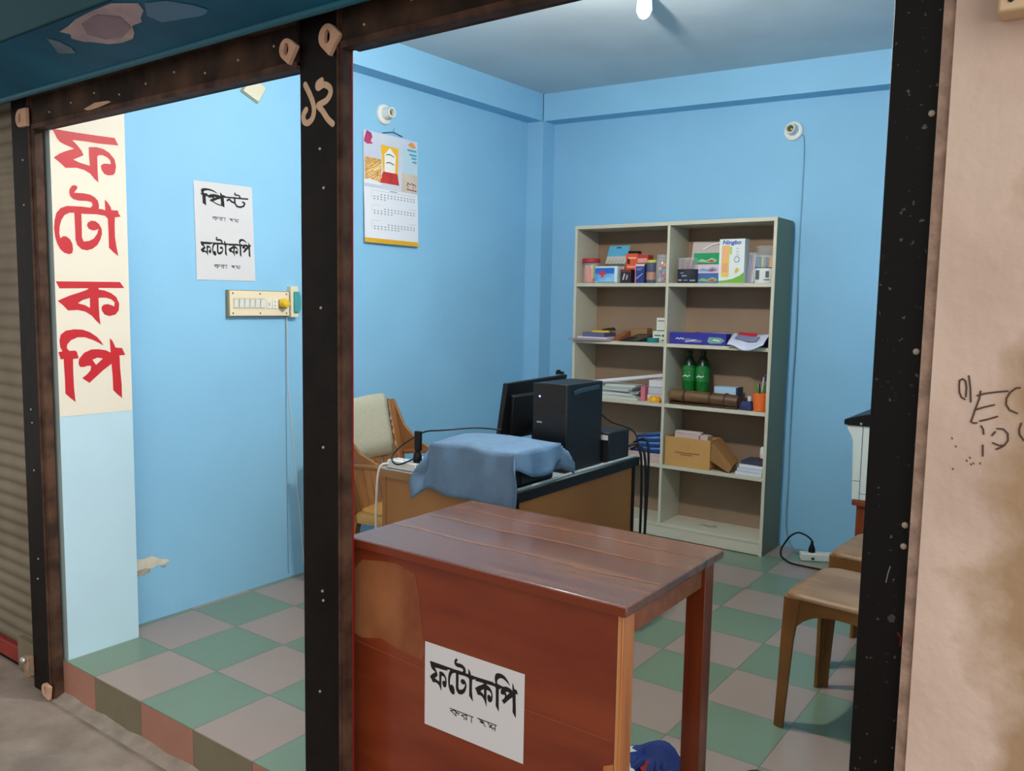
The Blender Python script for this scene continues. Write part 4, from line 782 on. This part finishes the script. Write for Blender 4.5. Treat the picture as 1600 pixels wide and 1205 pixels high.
t = thing('orange_basket', 'orange woven basket holding pens at the right end of the third shelf', 'basket', (1.347, 3.045, z)); ORB = mat('orange_basket_plastic', (238,112,44), rough=.5)
q = MB(); rings = []
for k in range(15):
    hh = .001+.1*k/14; r_ = .036+.0075*k/14+(.0012 if k % 2 else 0); rings.append([(1.347+r_*math.cos(a), 3.045+r_*math.sin(a), z+hh) for a in [2*math.pi*i/26 for i in range(26)]])
q.loft(rings, ORB, cap=True); q.build('basket_body', t, sharp=80)
random.seed(4)
for k, (dx, dy, cc, L) in enumerate(((-.026,-.01,(60,150,60),.16),(-.016,.012,(200,210,90),.15),(-.004,-.012,(40,40,44),.155),(.008,.006,(180,184,196),.19),(.02,-.008,(50,140,60),.15))):
    tt = thing('pen', ['green pen at the left in the orange basket','lime pen in the orange basket','black pen in the orange basket','tall silver pen in the orange basket','green pen at the right in the orange basket'][k], 'pen', (1.347+dx*.6, 3.045+dy, z+.102), 0, 'pens in the orange basket'); q = MB(); q.tube([(1.347+dx*.6,3.045+dy,z+.1012),(1.347+dx*1.25,3.045+dy*1.3,z+L)], .005, C('basket_pen_%d' % k, cc), n=8); q.build('barrel', tt)
t = thing('scissors', 'blue handled scissors standing in the orange basket', 'scissors', (1.375, 3.06, z+.102)); q = MB(); q.tube([(1.365,3.06,z+.1012),(1.371,3.062,z+.17)], .004, STEEL, n=6); q.build('blade', t)
q = MB()
for cz, cx in ((.185,1.366),(.2,1.38)): q.tube([(cx+.011*math.cos(a), 3.062, z+cz+.015*math.sin(a)) for a in [k*.5236 for k in range(13)]], .0032, C('scissor_blue', (70,96,140)), n=6)
q.build('handles', t)
# --- fourth row
z = S[1]
flat('book', 'pinkish book lying under the folded blue cloth', 'book', (.66, 3.11), .105, .09, z, z+.055, 0, C('dusty_rose_book', (196,166,160)))
t = thing('folded_cloth', 'folded blue striped cloth on the fourth left shelf', 'cloth', (.665, 3.1, z+.056)); random.seed(8)
CLB = mat('blue_cloth', (58,106,176), rough=.9, col2=(110,160,206), vs=5, stretch=(1,1,6)); CLD = mat('dark_blue_cloth', (36,60,120), rough=.9)
q = MB()
for k in range(7):
    zz = z+.062+.014*k; q.tube(smooth_path([(.57+.006*k,3.03+.004*(k % 3),zz),(.63,3.022+.006*(k % 2),zz+.008),(.70,3.02,zz+.004+.002*k),(.765-.002*k,3.026,zz+.006+.003*k)]), .0078, CLB if k % 2 else CLD, n=8)
q.hexa([(.565,3.03,z+.0565),(.77,3.03,z+.0565),(.77,3.19,z+.0565),(.565,3.19,z+.0565),(.61,3.035,z+.150),(.768,3.035,z+.178),(.768,3.19,z+.178),(.61,3.19,z+.150)], CLB); q.build('folds', t)
KRA = mat('kraft_cardboard', (196,146,84), rough=.8, var=.06, vs=5); KRD = mat('kraft_inside', (150,106,60), rough=.85)
t = thing('carton', 'open brown cardboard carton holding white packets on the fourth right shelf', 'carton', (.94, 3.07, z))
q = MB()
for a in ((.805,1.085,3.0,3.004,0,.172),(.805,1.085,3.15,3.154,0,.172),(.805,.809,3.0042,3.1498,0,.172),(1.081,1.085,3.0042,3.1498,0,.172),(.809,1.081,3.0042,3.1498,.0,.004)): q.box(a[0],a[1],a[2],a[3],z+.001+a[4],z+a[5]+.001,KRA)
q.build('box_body', t)
q = MB(); q.hexa([(1.0855,3.004,z+.06),(1.0855,3.10,z+.10),(1.19,3.10,z+.002),(1.20,3.0,z+.002),(1.0895,3.004,z+.165),(1.0895,3.15,z+.172),(1.21,3.12,z+.06),(1.215,3.01,z+.04)], KRD); q.build('flap', t)
q = MB()
for zz, xa, xb in ((.085,-.075,.075),(.073,-.04,.03)): q.stroke([(.945+xa,z+zz),(.945+xb,z+zz)], .0055, lambda a, b: (a, 2.9994, b), C('carton_ink', (120,84,46)))
q.stroke([(.945+.012*math.cos(a), z+.118+.014*math.sin(a)) for a in [k*.7 for k in range(10)]], .004, lambda a, b: (a, 2.9994, b), C('carton_stamp', (176,128,72))); q.build('print', t)
for k, (x0, x1, y0, y1, zz, lab) in enumerate(((.85,1.0,3.03,3.075,.192,'front pale pink packet standing in the cardboard carton'),(.83,.99,3.08,3.12,.2,'rear pale pink packet standing in the cardboard carton'),(1.003,1.05,3.04,3.11,.19,'narrow pale packet at the right in the cardboard carton'))):
    bx('paper_packet', lab, 'packet', x0, x1, y0, y1, z+.006, z+zz, C('packet_pink_%d' % (k % 2), [(206,178,172),(214,200,196)][k % 2]), group='packets in the carton')
for k in range(4):
    cc = [(214,216,222),(206,208,214),(220,220,224),(60,62,84)][k]
    tt = thing('notebook', ['lowest of the white edged notebooks beside the carton','second of the white edged notebooks beside the carton','third of the white edged notebooks beside the carton','dark blue covered notebook on top of the stack beside the carton'][k], 'notebook', (1.31, 3.10, z+.0205*k+.0005), .0, 'notebooks beside the carton')
    q = MB(); zz = z+.0205*k+.001; q.hexa([(1.235+.008*k,3.005+.006*k,zz),(1.388,3.0+.004*k,zz),(1.388,3.17,zz),(1.25+.008*k,3.17,zz),(1.235+.008*k,3.005+.006*k,zz+.019),(1.388,3.0+.004*k,zz+.019),(1.388,3.17,zz+.019),(1.25+.008*k,3.17,zz+.019)], C('notebook_%d' % k, cc)); q.build('page_block', tt, bevel=.001)
    q = MB(); q.box(1.24+.008*k, 1.3875, 3.012+.006*k, 3.168, zz+.0192, zz+.0196, C('notebook_cover', (66,64,84))); q.build('cover', tt)
t = thing('white_cup', 'white cup with a dark red band on the notebook stack', 'cup', (1.366, 3.08, z+.083)); q = MB(); q.lathe([(.016,.0015),(.018,.01),(.0205,.04),(.019,.068),(.012,.078)], (1.366,3.08,z+.083), WHITEP, n=20); q.build('cup_body', t); q = MB(); q.lathe([(.0186,.004),(.0192,.014)], (1.366,3.08,z+.083), C('cup_red', (110,40,50)), n=20); q.build('band', t)

# ---------------------------------------------------------------- computer desk
TAN = mat('tan_laminate', (176,126,74), rough=.4, spec=.4, col2=(158,108,60), vs=2.2, stretch=(1,1,.35)); DTOP = mat('pale_desk_top', (150,158,160), rough=.3); ORN = mat('orange_brown_laminate', (152,92,44), rough=.35, col2=(170,106,54), vs=2, stretch=(1,1,.3))
t = thing('computer_desk', 'brown laminate computer desk with black edged top behind the counter', 'desk', (1.02, 1.16, 0))
q = MB(); q.box(.70, 1.342, .742, 1.60, .722, .75, DTOP); q.build('desktop', t, bevel=.002)
q = MB(); q.box(1.3425, 1.352, .738, 1.604, .716, .7515, BLKP); o = q.build('edge_band', t, bevel=.002); o['label'] = 'black edge band'
q = MB(); q.box(.70, 1.342, .738, .7415, .722, .7515, mat('tan_edge', (150,112,70), rough=.5)); q.build('front_edge', t)
q = MB(); q.box(1.322, 1.340, .76, 1.575, 0, .7155, ORN); q.build('side_panel', t, bevel=.001)
q = MB(); q.box(1.3405, 1.3445, 1.560, 1.580, 0, .7155, BLKP); q.build('panel_edge_strip', t)
q = MB(); q.box(1.320, 1.3415, .7565, .7598, 0, .7155, BLKP); q.build('panel_edge_strip', t)
q = MB(); q.box(.705, .723, .76, 1.575, 0, .7215, TAN); q.build('side_panel', t, bevel=.001)
q = MB(); q.box(.7235, 1.3215, .762, .778, .20, .7215, TAN); q.build('front_panel', t, bevel=.001)
# printer under the blue cloth
t = thing('covered_printer', 'black printer on the desk mostly hidden under a blue cloth', 'printer', (1.155, .88, .7505))
q = MB(); q.box(.995, 1.318, .765, 1.005, .7515, .875, BLKP); q.build('printer_body', t, bevel=.012)
q = MB(); q.box(1.02, 1.29, .775, .99, .8755, .885, mat('printer_lid_black', (26,27,30), rough=.5)); q.build('scanner_lid', t, bevel=.003)
q = MB(); q.box(1.3185, 1.321, .80, .97, .765, .83, mat('printer_side_black', (22,23,26), rough=.6)); q.build('side_cover', t, bevel=.002)
CLO = mat('blue_cotton_cloth', (104,130,156), rough=.9, spec=.1, var=.06, vs=22, bump=.15, bs=160)
x0, x1, y0, y1, zt = .975, 1.330, .738, 1.012, .892
q = MB(); nx, ny = 46, 40; g = []
XA, XB, YA, YB_ = x0-.13, x1+.075, y0-.185, y1+.10
for i in range(nx+1):
    row = []
    for j in range(ny+1):
        a = XA+(XB-XA)*i/nx; b_ = YA+(YB_-YA)*j/ny
        ox = max(x0-a, 0)-max(a-x1, 0); oy = max(y0-b_, 0)-max(b_-y1, 0)     # + on the left / front
        px = min(max(a, x0), x1); py = min(max(b_, y0), y1)
        dx, dy = abs(ox), abs(oy); drop = max(dx, dy)+.35*min(dx, dy)
        if a > x1: drop *= .55+.75*abs(math.sin((b_-y0)*9+.3))
        if b_ < y0: drop *= .92+.10*(a-x0)/(x1-x0)
        z_ = zt+.004*math.sin(a*24)*math.sin(b_*19)-(.005*((a-1.15)/.17)**2+.004*((b_-.87)/.14)**2)*(dx+dy == 0)-drop
        if dx+dy > 0: z_ -= .009
        fl = min(dx, dy)
        sx_ = (-1 if ox > 0 else 1)*(.006+.010*math.sin(b_*42)*min(dx*12, 1)+.12*dx+.3*fl) if dx > 0 else 0
        sy_ = (-1 if oy > 0 else 1)*(.006+.010*math.sin(a*36+1)*min(dy*12, 1)+.10*dy+.25*fl) if dy > 0 else 0
        px += sx_; py += sy_
        if py > y0-.004 or px < .70: z_ = max(z_, .7535)
        if py > .728: z_ = max(z_, .7535)
        row.append((px, py, z_))
    g.append(row)
for i in range(nx):
    for j in range(ny): q.face([g[i][j], g[i+1][j], g[i+1][j+1], g[i][j+1]], CLO, True)
o = q.build('dust_cloth', loc=(1.155,.88,.7535), sharp=180); tag(o, 'blue cotton cloth draped over the printer on the desk', 'cloth')
sm_ = o.modifiers.new('thick', 'SOLIDIFY'); sm_.thickness = .0018; sm_.offset = 1
# computer tower
TWR = mat('black_case_steel', (14,16,20), rough=.45, spec=.35); TWF = mat('black_case_front', (12,13,16), rough=.3, spec=.5)
t = thing('computer_tower', 'black computer tower standing on the desk', 'computer', (1.222, 1.245, .7505))
q = MB(); q.box(1.148, 1.297, 1.124, 1.375, .752, 1.079, TWR); q.build('case', t, bevel=.003)
q = MB(); q.box(1.147, 1.298, 1.112, 1.1235, .752, 1.08, TWF); bz = q.build('front_bezel', t, bevel=.004)
q = MB(); q.sweep([(1.2985,1.16,1.045),(1.2985,1.20,1.052),(1.2985,1.30,1.056),(1.2985,1.345,1.058)], .016, .004, mat('grey_grip', (52,68,80), rough=.4), (0,0,1)); q.build('side_grip', t, bevel=.001)
q = MB(); q.lathe([(.004,0),(.003,.002)], (1.178,1.1118,1.03), mat('blue_led', (90,110,255), emit=6.0), n=10, axis=(0,-1,0)); o = q.build('power_light', bz); o['label'] = 'lit blue power light'
q = MB(); q.box(1.165,1.28,1.1105,1.1117,1.0,1.015,mat('drive_slot', (26,28,32), rough=.3)); q.box(1.165,1.28,1.1105,1.1117,.97,.985,MC['drive_slot']); q.build('drive_bay', bz)
q = MB(); q.box(1.168,1.19,1.110,1.1117,.93,.936,STEEL); q.build('badge', bz)
# monitor, seen from the back
t = thing('monitor', 'black monitor seen from behind left of the computer tower', 'monitor', (1.0, 1.33, .7505))
lean = lambda y, zz, d: (.965+.035*(zz-.84)/.23+d, y, zz)
q = MB(); q.hexa([lean(1.12,.835,0),lean(1.12,.835,.022),lean(1.55,.835,.022),lean(1.55,.835,0),lean(1.12,1.066,0),lean(1.12,1.066,.022),lean(1.55,1.076,.022),lean(1.55,1.076,0)], mat('black_monitor_back', (12,13,16), rough=.5)); q.build('panel', t, bevel=.003)
q = MB(); q.hexa([lean(1.17,.86,.0225),lean(1.17,.86,.04),lean(1.50,.86,.04),lean(1.50,.86,.0225),lean(1.15,1.02,.0225),lean(1.15,1.012,.04),lean(1.52,1.012,.04),lean(1.52,1.02,.0225)], mat('monitor_bulge', (15,16,20), rough=.55)); q.build('back_cover', t, bevel=.004)
q = MB(); q.box(1.02,1.04,1.29,1.37,.758,.90,BLKP); q.build('stand_neck', t, bevel=.003)
q = MB(); q.box(.93,1.10,1.22,1.44,.751,.760,BLKP); q.build('stand_base', t, bevel=.003)
q = MB(); q.tube(smooth_path([(1.0,1.50,1.077),(1.0,1.50,1.09),(1.0,1.515,1.094),(1.0,1.53,1.088)]), .004, BLKP, n=7); q.box(.99,1.015,1.515,1.535,1.0775,1.089,BLKP); q.build('top_clip', t)
# ups box behind the tower
t = thing('power_supply_box', 'small black power backup box behind the computer tower', 'power supply', (1.24, 1.48, .7505))
q = MB(); q.box(1.15, 1.322, 1.395, 1.56, .752, .872, mat('charcoal_case', (24,26,30), rough=.5)); q.build('case', t, bevel=.004)
q = MB(); q.box(1.275,1.316,1.3935,1.3946,.842,.862,PAPER); o = q.build('sticker', t); o['label'] = 'white sticker'
q = MB(); q.tube(smooth_path([(1.2,1.45,.873),(1.23,1.43,.95),(1.27,1.50,.90),(1.335,1.575,.86),(1.36,1.585,.77)]), .003, CABLE, n=6); q.build('lead', t)
for k, P in enumerate(([(1.30,1.590,.79),(1.335,1.611,.80),(1.356,1.612,.72),(1.360,1.612,.45),(1.352,1.612,.2),(1.356,1.612,.02)], [(1.30,1.618,.775),(1.345,1.628,.79),(1.368,1.628,.70),(1.374,1.628,.42),(1.368,1.628,.15),(1.372,1.628,.02)], [(1.30,1.642,.80),(1.355,1.644,.82),(1.372,1.644,.74),(1.368,1.644,.5),(1.360,1.644,.3),(1.362,1.644,.12)])):
    q = MB(); q.tube(smooth_path(P), .0055, CABLE, n=8); tag(q.build('power_cable', loc=P[-1]), 'black power cable hanging down the back corner of the desk', 'cable', 'black cables hanging behind the desk corner')
q = MB(); q.tube(smooth_path([(1.335,.755,.7565),(1.334,.95,.757),(1.328,1.10,.7565),(1.332,1.25,.7565),(1.336,1.45,.757),(1.342,1.585,.7575)]), .0055, mat('grey_cable', (150,156,152), rough=.5), n=8); tag(q.build('desk_cable', loc=(1.335,1.0,.7515)), 'grey cable running along the black edge of the desk top', 'cable')
# extension board, plug, leads and papers on the left of the desk
t = thing('extension_board', 'white extension board at the left corner of the desk beside the blue cloth', 'extension board', (.79, .80, .7515)); q = MB(); q.box(.725,.865,.765,.825,.7515,.782,WHITEP); q.build('housing', t, bevel=.003)
q = MB()
for x in (.75,.785,.82): q.lathe([(.0035,0),(.0035,.0006)], (x,.795,.7822), DARKM, n=8)
q.build('socket_holes', t)
q = MB(); q.tube(smooth_path([(.735,.764,.768),(.715,.745,.762),(.708,.733,.72),(.704,.730,.62),(.700,.732,.45),(.70,.735,.2),(.70,.73,.01)]), .0045, WCABLE, n=8); o = q.build('white_lead', t); o['label'] = 'white lead hanging down the desk front'
t = thing('plug', 'black plug with a looped lead in the white extension board', 'plug', (.852, .795, .7828)); q = MB(); q.lathe([(.016,0),(.018,.008),(.015,.03),(.008,.045)], (.852,.795,.783), BLKP, n=14); q.box(.842,.868,.787,.803,.8285,.90,BLKP); q.build('plug_body', t, bevel=.002)
q = MB(); q.tube(smooth_path([(.852,.78,.80),(.80,.745,.775),(.745,.77,.79),(.76,.80,.83),(.82,.81,.87),(.86,.83,.895),(.93,.85,.905),(1.0,.95,.91),(1.06,1.03,.90)]), .0032, CABLE, n=7); q.build('lead', t)
flat('paper_sheet', 'pale blue papers lying on the desk behind the extension board', 'paper', (.79,.93), .08, .07, .751, .762, .2, mat('pale_blue_paper', (150,196,216), rough=.8))
flat('notebook', 'dark edged notebook under the chair arm on the desk corner', 'notebook', (.80,1.08), .07, .06, .751, .775, .1, mat('dark_blue_cover', (60,90,110), rough=.6))
# ---------------------------------------------------------------- plastic armchair with a towel
t = thing('armchair', 'brown plastic armchair beside the desk with a towel over its back', 'chair', (.27, 1.395, 0), math.radians(9))
def rring(hx, hy, z_, r_, n=6, cx=0, cy=0):
    out = []
    for sx_, sy_, a0 in ((1,1,0),(-1,1,90),(-1,-1,180),(1,-1,270)):
        for k in range(n+1):
            a = math.radians(a0+90*k/n); out.append((cx+sx_*(hx-r_)+r_*math.cos(a), cy+sy_*(hy-r_)+r_*math.sin(a), z_))
    return out
AMB = mat('amber_chair_plastic', (186,134,66), rough=.35, spec=.5, col2=(206,158,88), vs=4, stretch=(1,5,1))
q = MB(); q.loft([rring(.205,.205,.355,.05,cx=.02), rring(.225,.225,.36,.06,cx=.02), rring(.228,.228,.395,.06,cx=.02), rring(.215,.215,.408,.06,cx=.02), rring(.15,.15,.400,.06,cx=.02)], AMB); q.build('seat', t, local=True, sharp=50)
for sx_, sy_ in ((1,1),(1,-1),(-1,1),(-1,-1)):
    q = MB(); q.sweep([(.02+sx_*.2, sy_*.205, .40),(.02+sx_*.215, sy_*.225, .2),(.02+sx_*.235, sy_*.25, .0)], [.07,.055,.04], [.045,.036,.03], CHWOOD2, (1,0,0)); q.build('leg', t, local=True, bevel=.006)
bk = lambda y, zz: -.185-.10*(zz-.42)/.46-.02*(1-(y/.2)**2)
for s_ in (-1, 1):
    q = MB(); q.sweep([(bk(s_*.205,zz)+.015, s_*(.205-.02*(zz-.42)), zz) for zz in (.40,.52,.64,.76,.88)], [.06,.055,.05,.05,.05], .024, CHWOOD, (0,1,0)); q.build('back_frame', t, local=True, bevel=.006)
    q = MB(); q.sweep(smooth_path([(-.20,s_*.232,.62),(-.10,s_*.245,.632),(.05,s_*.255,.636),(.16,s_*.255,.63),(.215,s_*.25,.60),(.228,s_*.245,.52),(.225,s_*.235,.40)]), .05, .022, CHWOOD, (0,1,0), smooth=False); q.build('arm', t, local=True, bevel=.006)
    q = MB(); q.prism([[(-.30,.88),(-.265,.885),(-.20,.76),(-.12,.685),(-.03,.648),(-.03,.625),(-.22,.615)]], lambda a, b, w: (a, s_*w, b), .222, .238, CHWOOD); q.build('side_wing', t, local=True, bevel=.005)
q = MB(); g = [[(bk(.2*(-1+j/5), zz)+dd, .2*(-1+j/5), zz+.012*(1-(1-j/5)**2)*(zz > .8)) for j in range(11)] for zz, dd in ((.60,0),(.70,0),(.80,0),(.885,0),(.885,.016),(.80,.016),(.70,.016),(.60,.016),(.60,0))]
q.loft(g, CHWOOD, cap=False, closed=False); q.build('back_panel', t, local=True, sharp=60)
for k in range(7):
    y_ = -.165+.055*k; q = MB(); q.sweep([(bk(y_,zz)+.008, y_, zz) for zz in (.40,.50,.60)], .044, .012, CHWOOD, (0,1,0)); q.build('back_slat', t, local=True, bevel=.003)
cc, ss = math.cos(math.radians(9)), math.sin(math.radians(9))
Wc = lambda p: (.27+p[0]*cc-p[1]*ss, 1.395+p[0]*ss+p[1]*cc, p[2])
TOW = mat('beige_towel', (190,186,164), rough=.95, spec=.05, var=.06, vs=60, stretch=(1,1,4), bump=.3, bs=220)
q = MB(); g = []
prof = [(.020,.625),(.022,.70),(.022,.78),(.024,.86),(.022,.90),(.008,.912),(-.012,.905),(-.018,.86),(-.018,.74)]
for d_, zz in prof:
    g.append([Wc((bk(y_, min(zz,.885))+d_+.004*math.sin(y_*30+zz*9), y_+.03*(.9-zz), zz+.004*math.sin(y_*14)+(-.03*(y_+.17)*1.2 if zz < .65 and d_ > 0 else 0))) for y_ in [-.19+.355*j/12 for j in range(13)]])
q.loft(g, TOW, cap=False, closed=False)
o = q.build('towel', loc=(0,1.37,.62), sharp=180); tag(o, 'beige striped towel hanging over the back of the brown plastic armchair', 'towel'); sm_ = o.modifiers.new('thick', 'SOLIDIFY'); sm_.thickness = .003; sm_.offset = 0
HEM = mat('brown_white_trim', (120,84,70), rough=.8, col2=(226,216,206), vs=40, lo=.5, hi=.6)
q = MB(); q.sweep([Wc((bk(.165,zz)+.028, .174+.03*(.9-zz), zz)) for zz in (.89,.82,.75,.68,.63)], .014, .004, HEM, (0,1,0)); o2 = q.build('trim', o); o2['label'] = 'brown and white woven trim along the edge'
# ---------------------------------------------------------------- stools
def stool(label, cx, cy, rz):
    t = thing('plastic_stool', label, 'stool', (cx, cy, 0), rz, 'brown plastic stools on the right')
    top = mat('stool_top_plastic', (120,88,58), rough=.45, spec=.4, col2=(148,114,80), vs=3, stretch=(1,5,1))
    q = MB(); q.loft([rring(.10,.10,.458,.04), rring(.165,.165,.4595,.06), rring(.186,.186,.455,.06), rring(.194,.194,.444,.06), rring(.194,.194,.4405,.06)], top); q.build('seat', t, local=True, sharp=60)
    n = 12; 
    for k in range(4):      # arched apron on each side
        q = MB(); a = k*math.pi/2; U = Vector((math.cos(a), math.sin(a), 0)); N_ = Vector((math.sin(a), -math.cos(a), 0)); V = []
        for dd in (.193, .186):
            for i in range(n+1):
                s_ = -.142+.284*i/n; low = .405-.055*(abs(s_)/.142)**3; V.append([N_*dd+U*s_+Vector((0,0,.440)), N_*dd+U*s_+Vector((0,0,low))])
        for i in range(n):
            o0, o1, i0, i1 = V[i], V[i+1], V[n+1+i], V[n+2+i]
            q.face([o0[0],o1[0],o1[1],o0[1]], CHWOOD2, True); q.face([i0[1],i1[1],i1[0],i0[0]], CHWOOD2, True); q.face([o0[1],o1[1],i1[1],i0[1]], CHWOOD2)
        q.build('apron', t, local=True)
    for sx_, sy_ in ((-1,-1),(1,-1),(1,1),(-1,1)):
        q = MB()
        rings = []
        for zz, w, o_ in ((.440,.060,.194),(.40,.058,.1945),(.30,.048,.197),(.15,.042,.2),(.03,.038,.203),(.0,.038,.204)):
            c0 = o_; c1 = o_-w; i0 = o_-.012; r_ = .02
            L = [(c1,c0),(c0-r_,c0),(c0-r_*.3,c0-r_*.3),(c0,c0-r_),(c0,c1),(i0,c1),(i0,i0-r_*.4),(i0-r_*.4,i0),(c1,i0)]
            if sx_*sy_ < 0: L = L[::-1]
            rings.append([(sx_*a, sy_*b, zz) for a, b in L])
        q.loft(rings, CHWOOD2, True, smooth=False); q.build('leg', t, local=True)
    return t
stool('brown plastic stool nearest the shop front, partly behind the right post', 2.298, 1.372, math.radians(-5))
stool('brown plastic stool farther back, behind the nearer stool', 2.288, 1.935, math.radians(-4))
# ---------------------------------------------------------------- photocopier on its low table
t = thing('side_table', 'low reddish wooden table carrying the photocopier', 'table', (2.3, 2.78, 0)); q = MB(); q.box(1.982, 2.62, 2.50, 3.05, .478, .502, WDRK); q.build('tabletop', t, bevel=.003)
for a, b in ((2.0,2.515),(2.56,2.515),(2.0,2.99),(2.56,2.99)): q = MB(); q.box(a,a+.045,b,b+.045,0,.4775,WDRK); q.build('leg', t, bevel=.002)
for a in ((2.046,2.559,2.525,2.55),(2.01,2.035,2.561,2.989)): q = MB(); q.box(a[0],a[1],a[2],a[3],.40,.4775,WDRK); q.build('rail', t)
CPW = mat('copier_white', (216,220,212), rough=.4, spec=.5)
t = thing('photocopier', 'white photocopier with a black scanner lid at the right behind the post', 'photocopier', (2.25, 2.75, .5025))
q = MB(); q.prism([[(1.978,.5035),(2.52,.5035),(2.52,.848),(1.940,.848),(1.945,.825),(1.962,.80),(1.970,.77)]], lambda a, b, w: (a, w, b), 2.505, 2.98, CPW); q.build('copier_body', t, bevel=.004)
q = MB(); q.prism([[(1.930,.8485),(2.53,.8485),(2.53,.93),(2.10,.92),(2.0,.895),(1.930,.872)]], lambda a, b, w: (a, w, b), 2.495, 2.99, BLKP); q.build('scanner_lid', t, bevel=.004)
q = MB(); q.lathe([(.006,0),(.005,.002)], (2.005,2.4945,.858), STEEL, n=12, axis=(0,-1,0)); q.build('lid_button', t)
q = MB(); SE = mat('seam_grey', (70,72,70), rough=.7); q.stroke([(2.012,.8475),(2.012,.505)], .003, lambda a, b: (a, 2.5043, b), SE); q.stroke([(1.98,.592),(2.012,.592)], .0025, lambda a, b: (a, 2.5043, b), SE); q.stroke([(2.012,.535),(2.5,.535)], .0025, lambda a, b: (a, 2.5043, b), SE); q.build('panel_seam', t)
q = MB(); q.box(2.06,2.46,2.500,2.5045,.56,.66,mat('copier_tray', (190,194,188), rough=.45)); q.build('paper_tray', t, bevel=.002)
# power strip on the floor
t = thing('power_strip', 'white power strip lying on the floor by the back wall', 'power strip', (1.68, 3.10, 0)); ax = (.88,.475,0); ay = (-.475,.88,0)
q = MB(); q.obox((1.70,3.145), ax, ay, .12, .028, .001, .042, WHITEP); q.build('housing', t, bevel=.004)
q = MB()
for k in range(3): q.obox((1.70+(-.06+.06*k)*.88, 3.145+(-.06+.06*k)*.475), ax, ay, .016, .014, .0425, .0440, CREAMP)
q.build('outlet', t); q = MB(); q.obox((1.70-.06*.88+.030*.475-.0, 3.145-.06*.475-.030*.88), ax, ay, .008, .0015, .012, .022, DARKM); q.build('switch', t)
t = thing('plug', 'black plug with a looping black lead in the floor power strip', 'plug', (1.645, 3.118, .0445)); q = MB(); q.lathe([(.018,0),(.019,.012),(.014,.03),(.008,.045),(.007,.06)], (1.645,3.118,.0445), BLKP, n=14); q.build('plug_body', t)
q = MB(); q.tube(smooth_path([(1.645,3.118,.104),(1.638,3.11,.118),(1.614,3.10,.137),(1.572,3.10,.144),(1.531,3.10,.117),(1.50,3.11,.07),(1.475,3.13,.025),(1.49,3.08,.006),(1.524,3.026,.006),(1.58,2.97,.006),(1.657,2.96,.006),(1.746,2.96,.006),(1.95,2.97,.006)]), .0052, CABLE, n=8); q.build('lead', t)
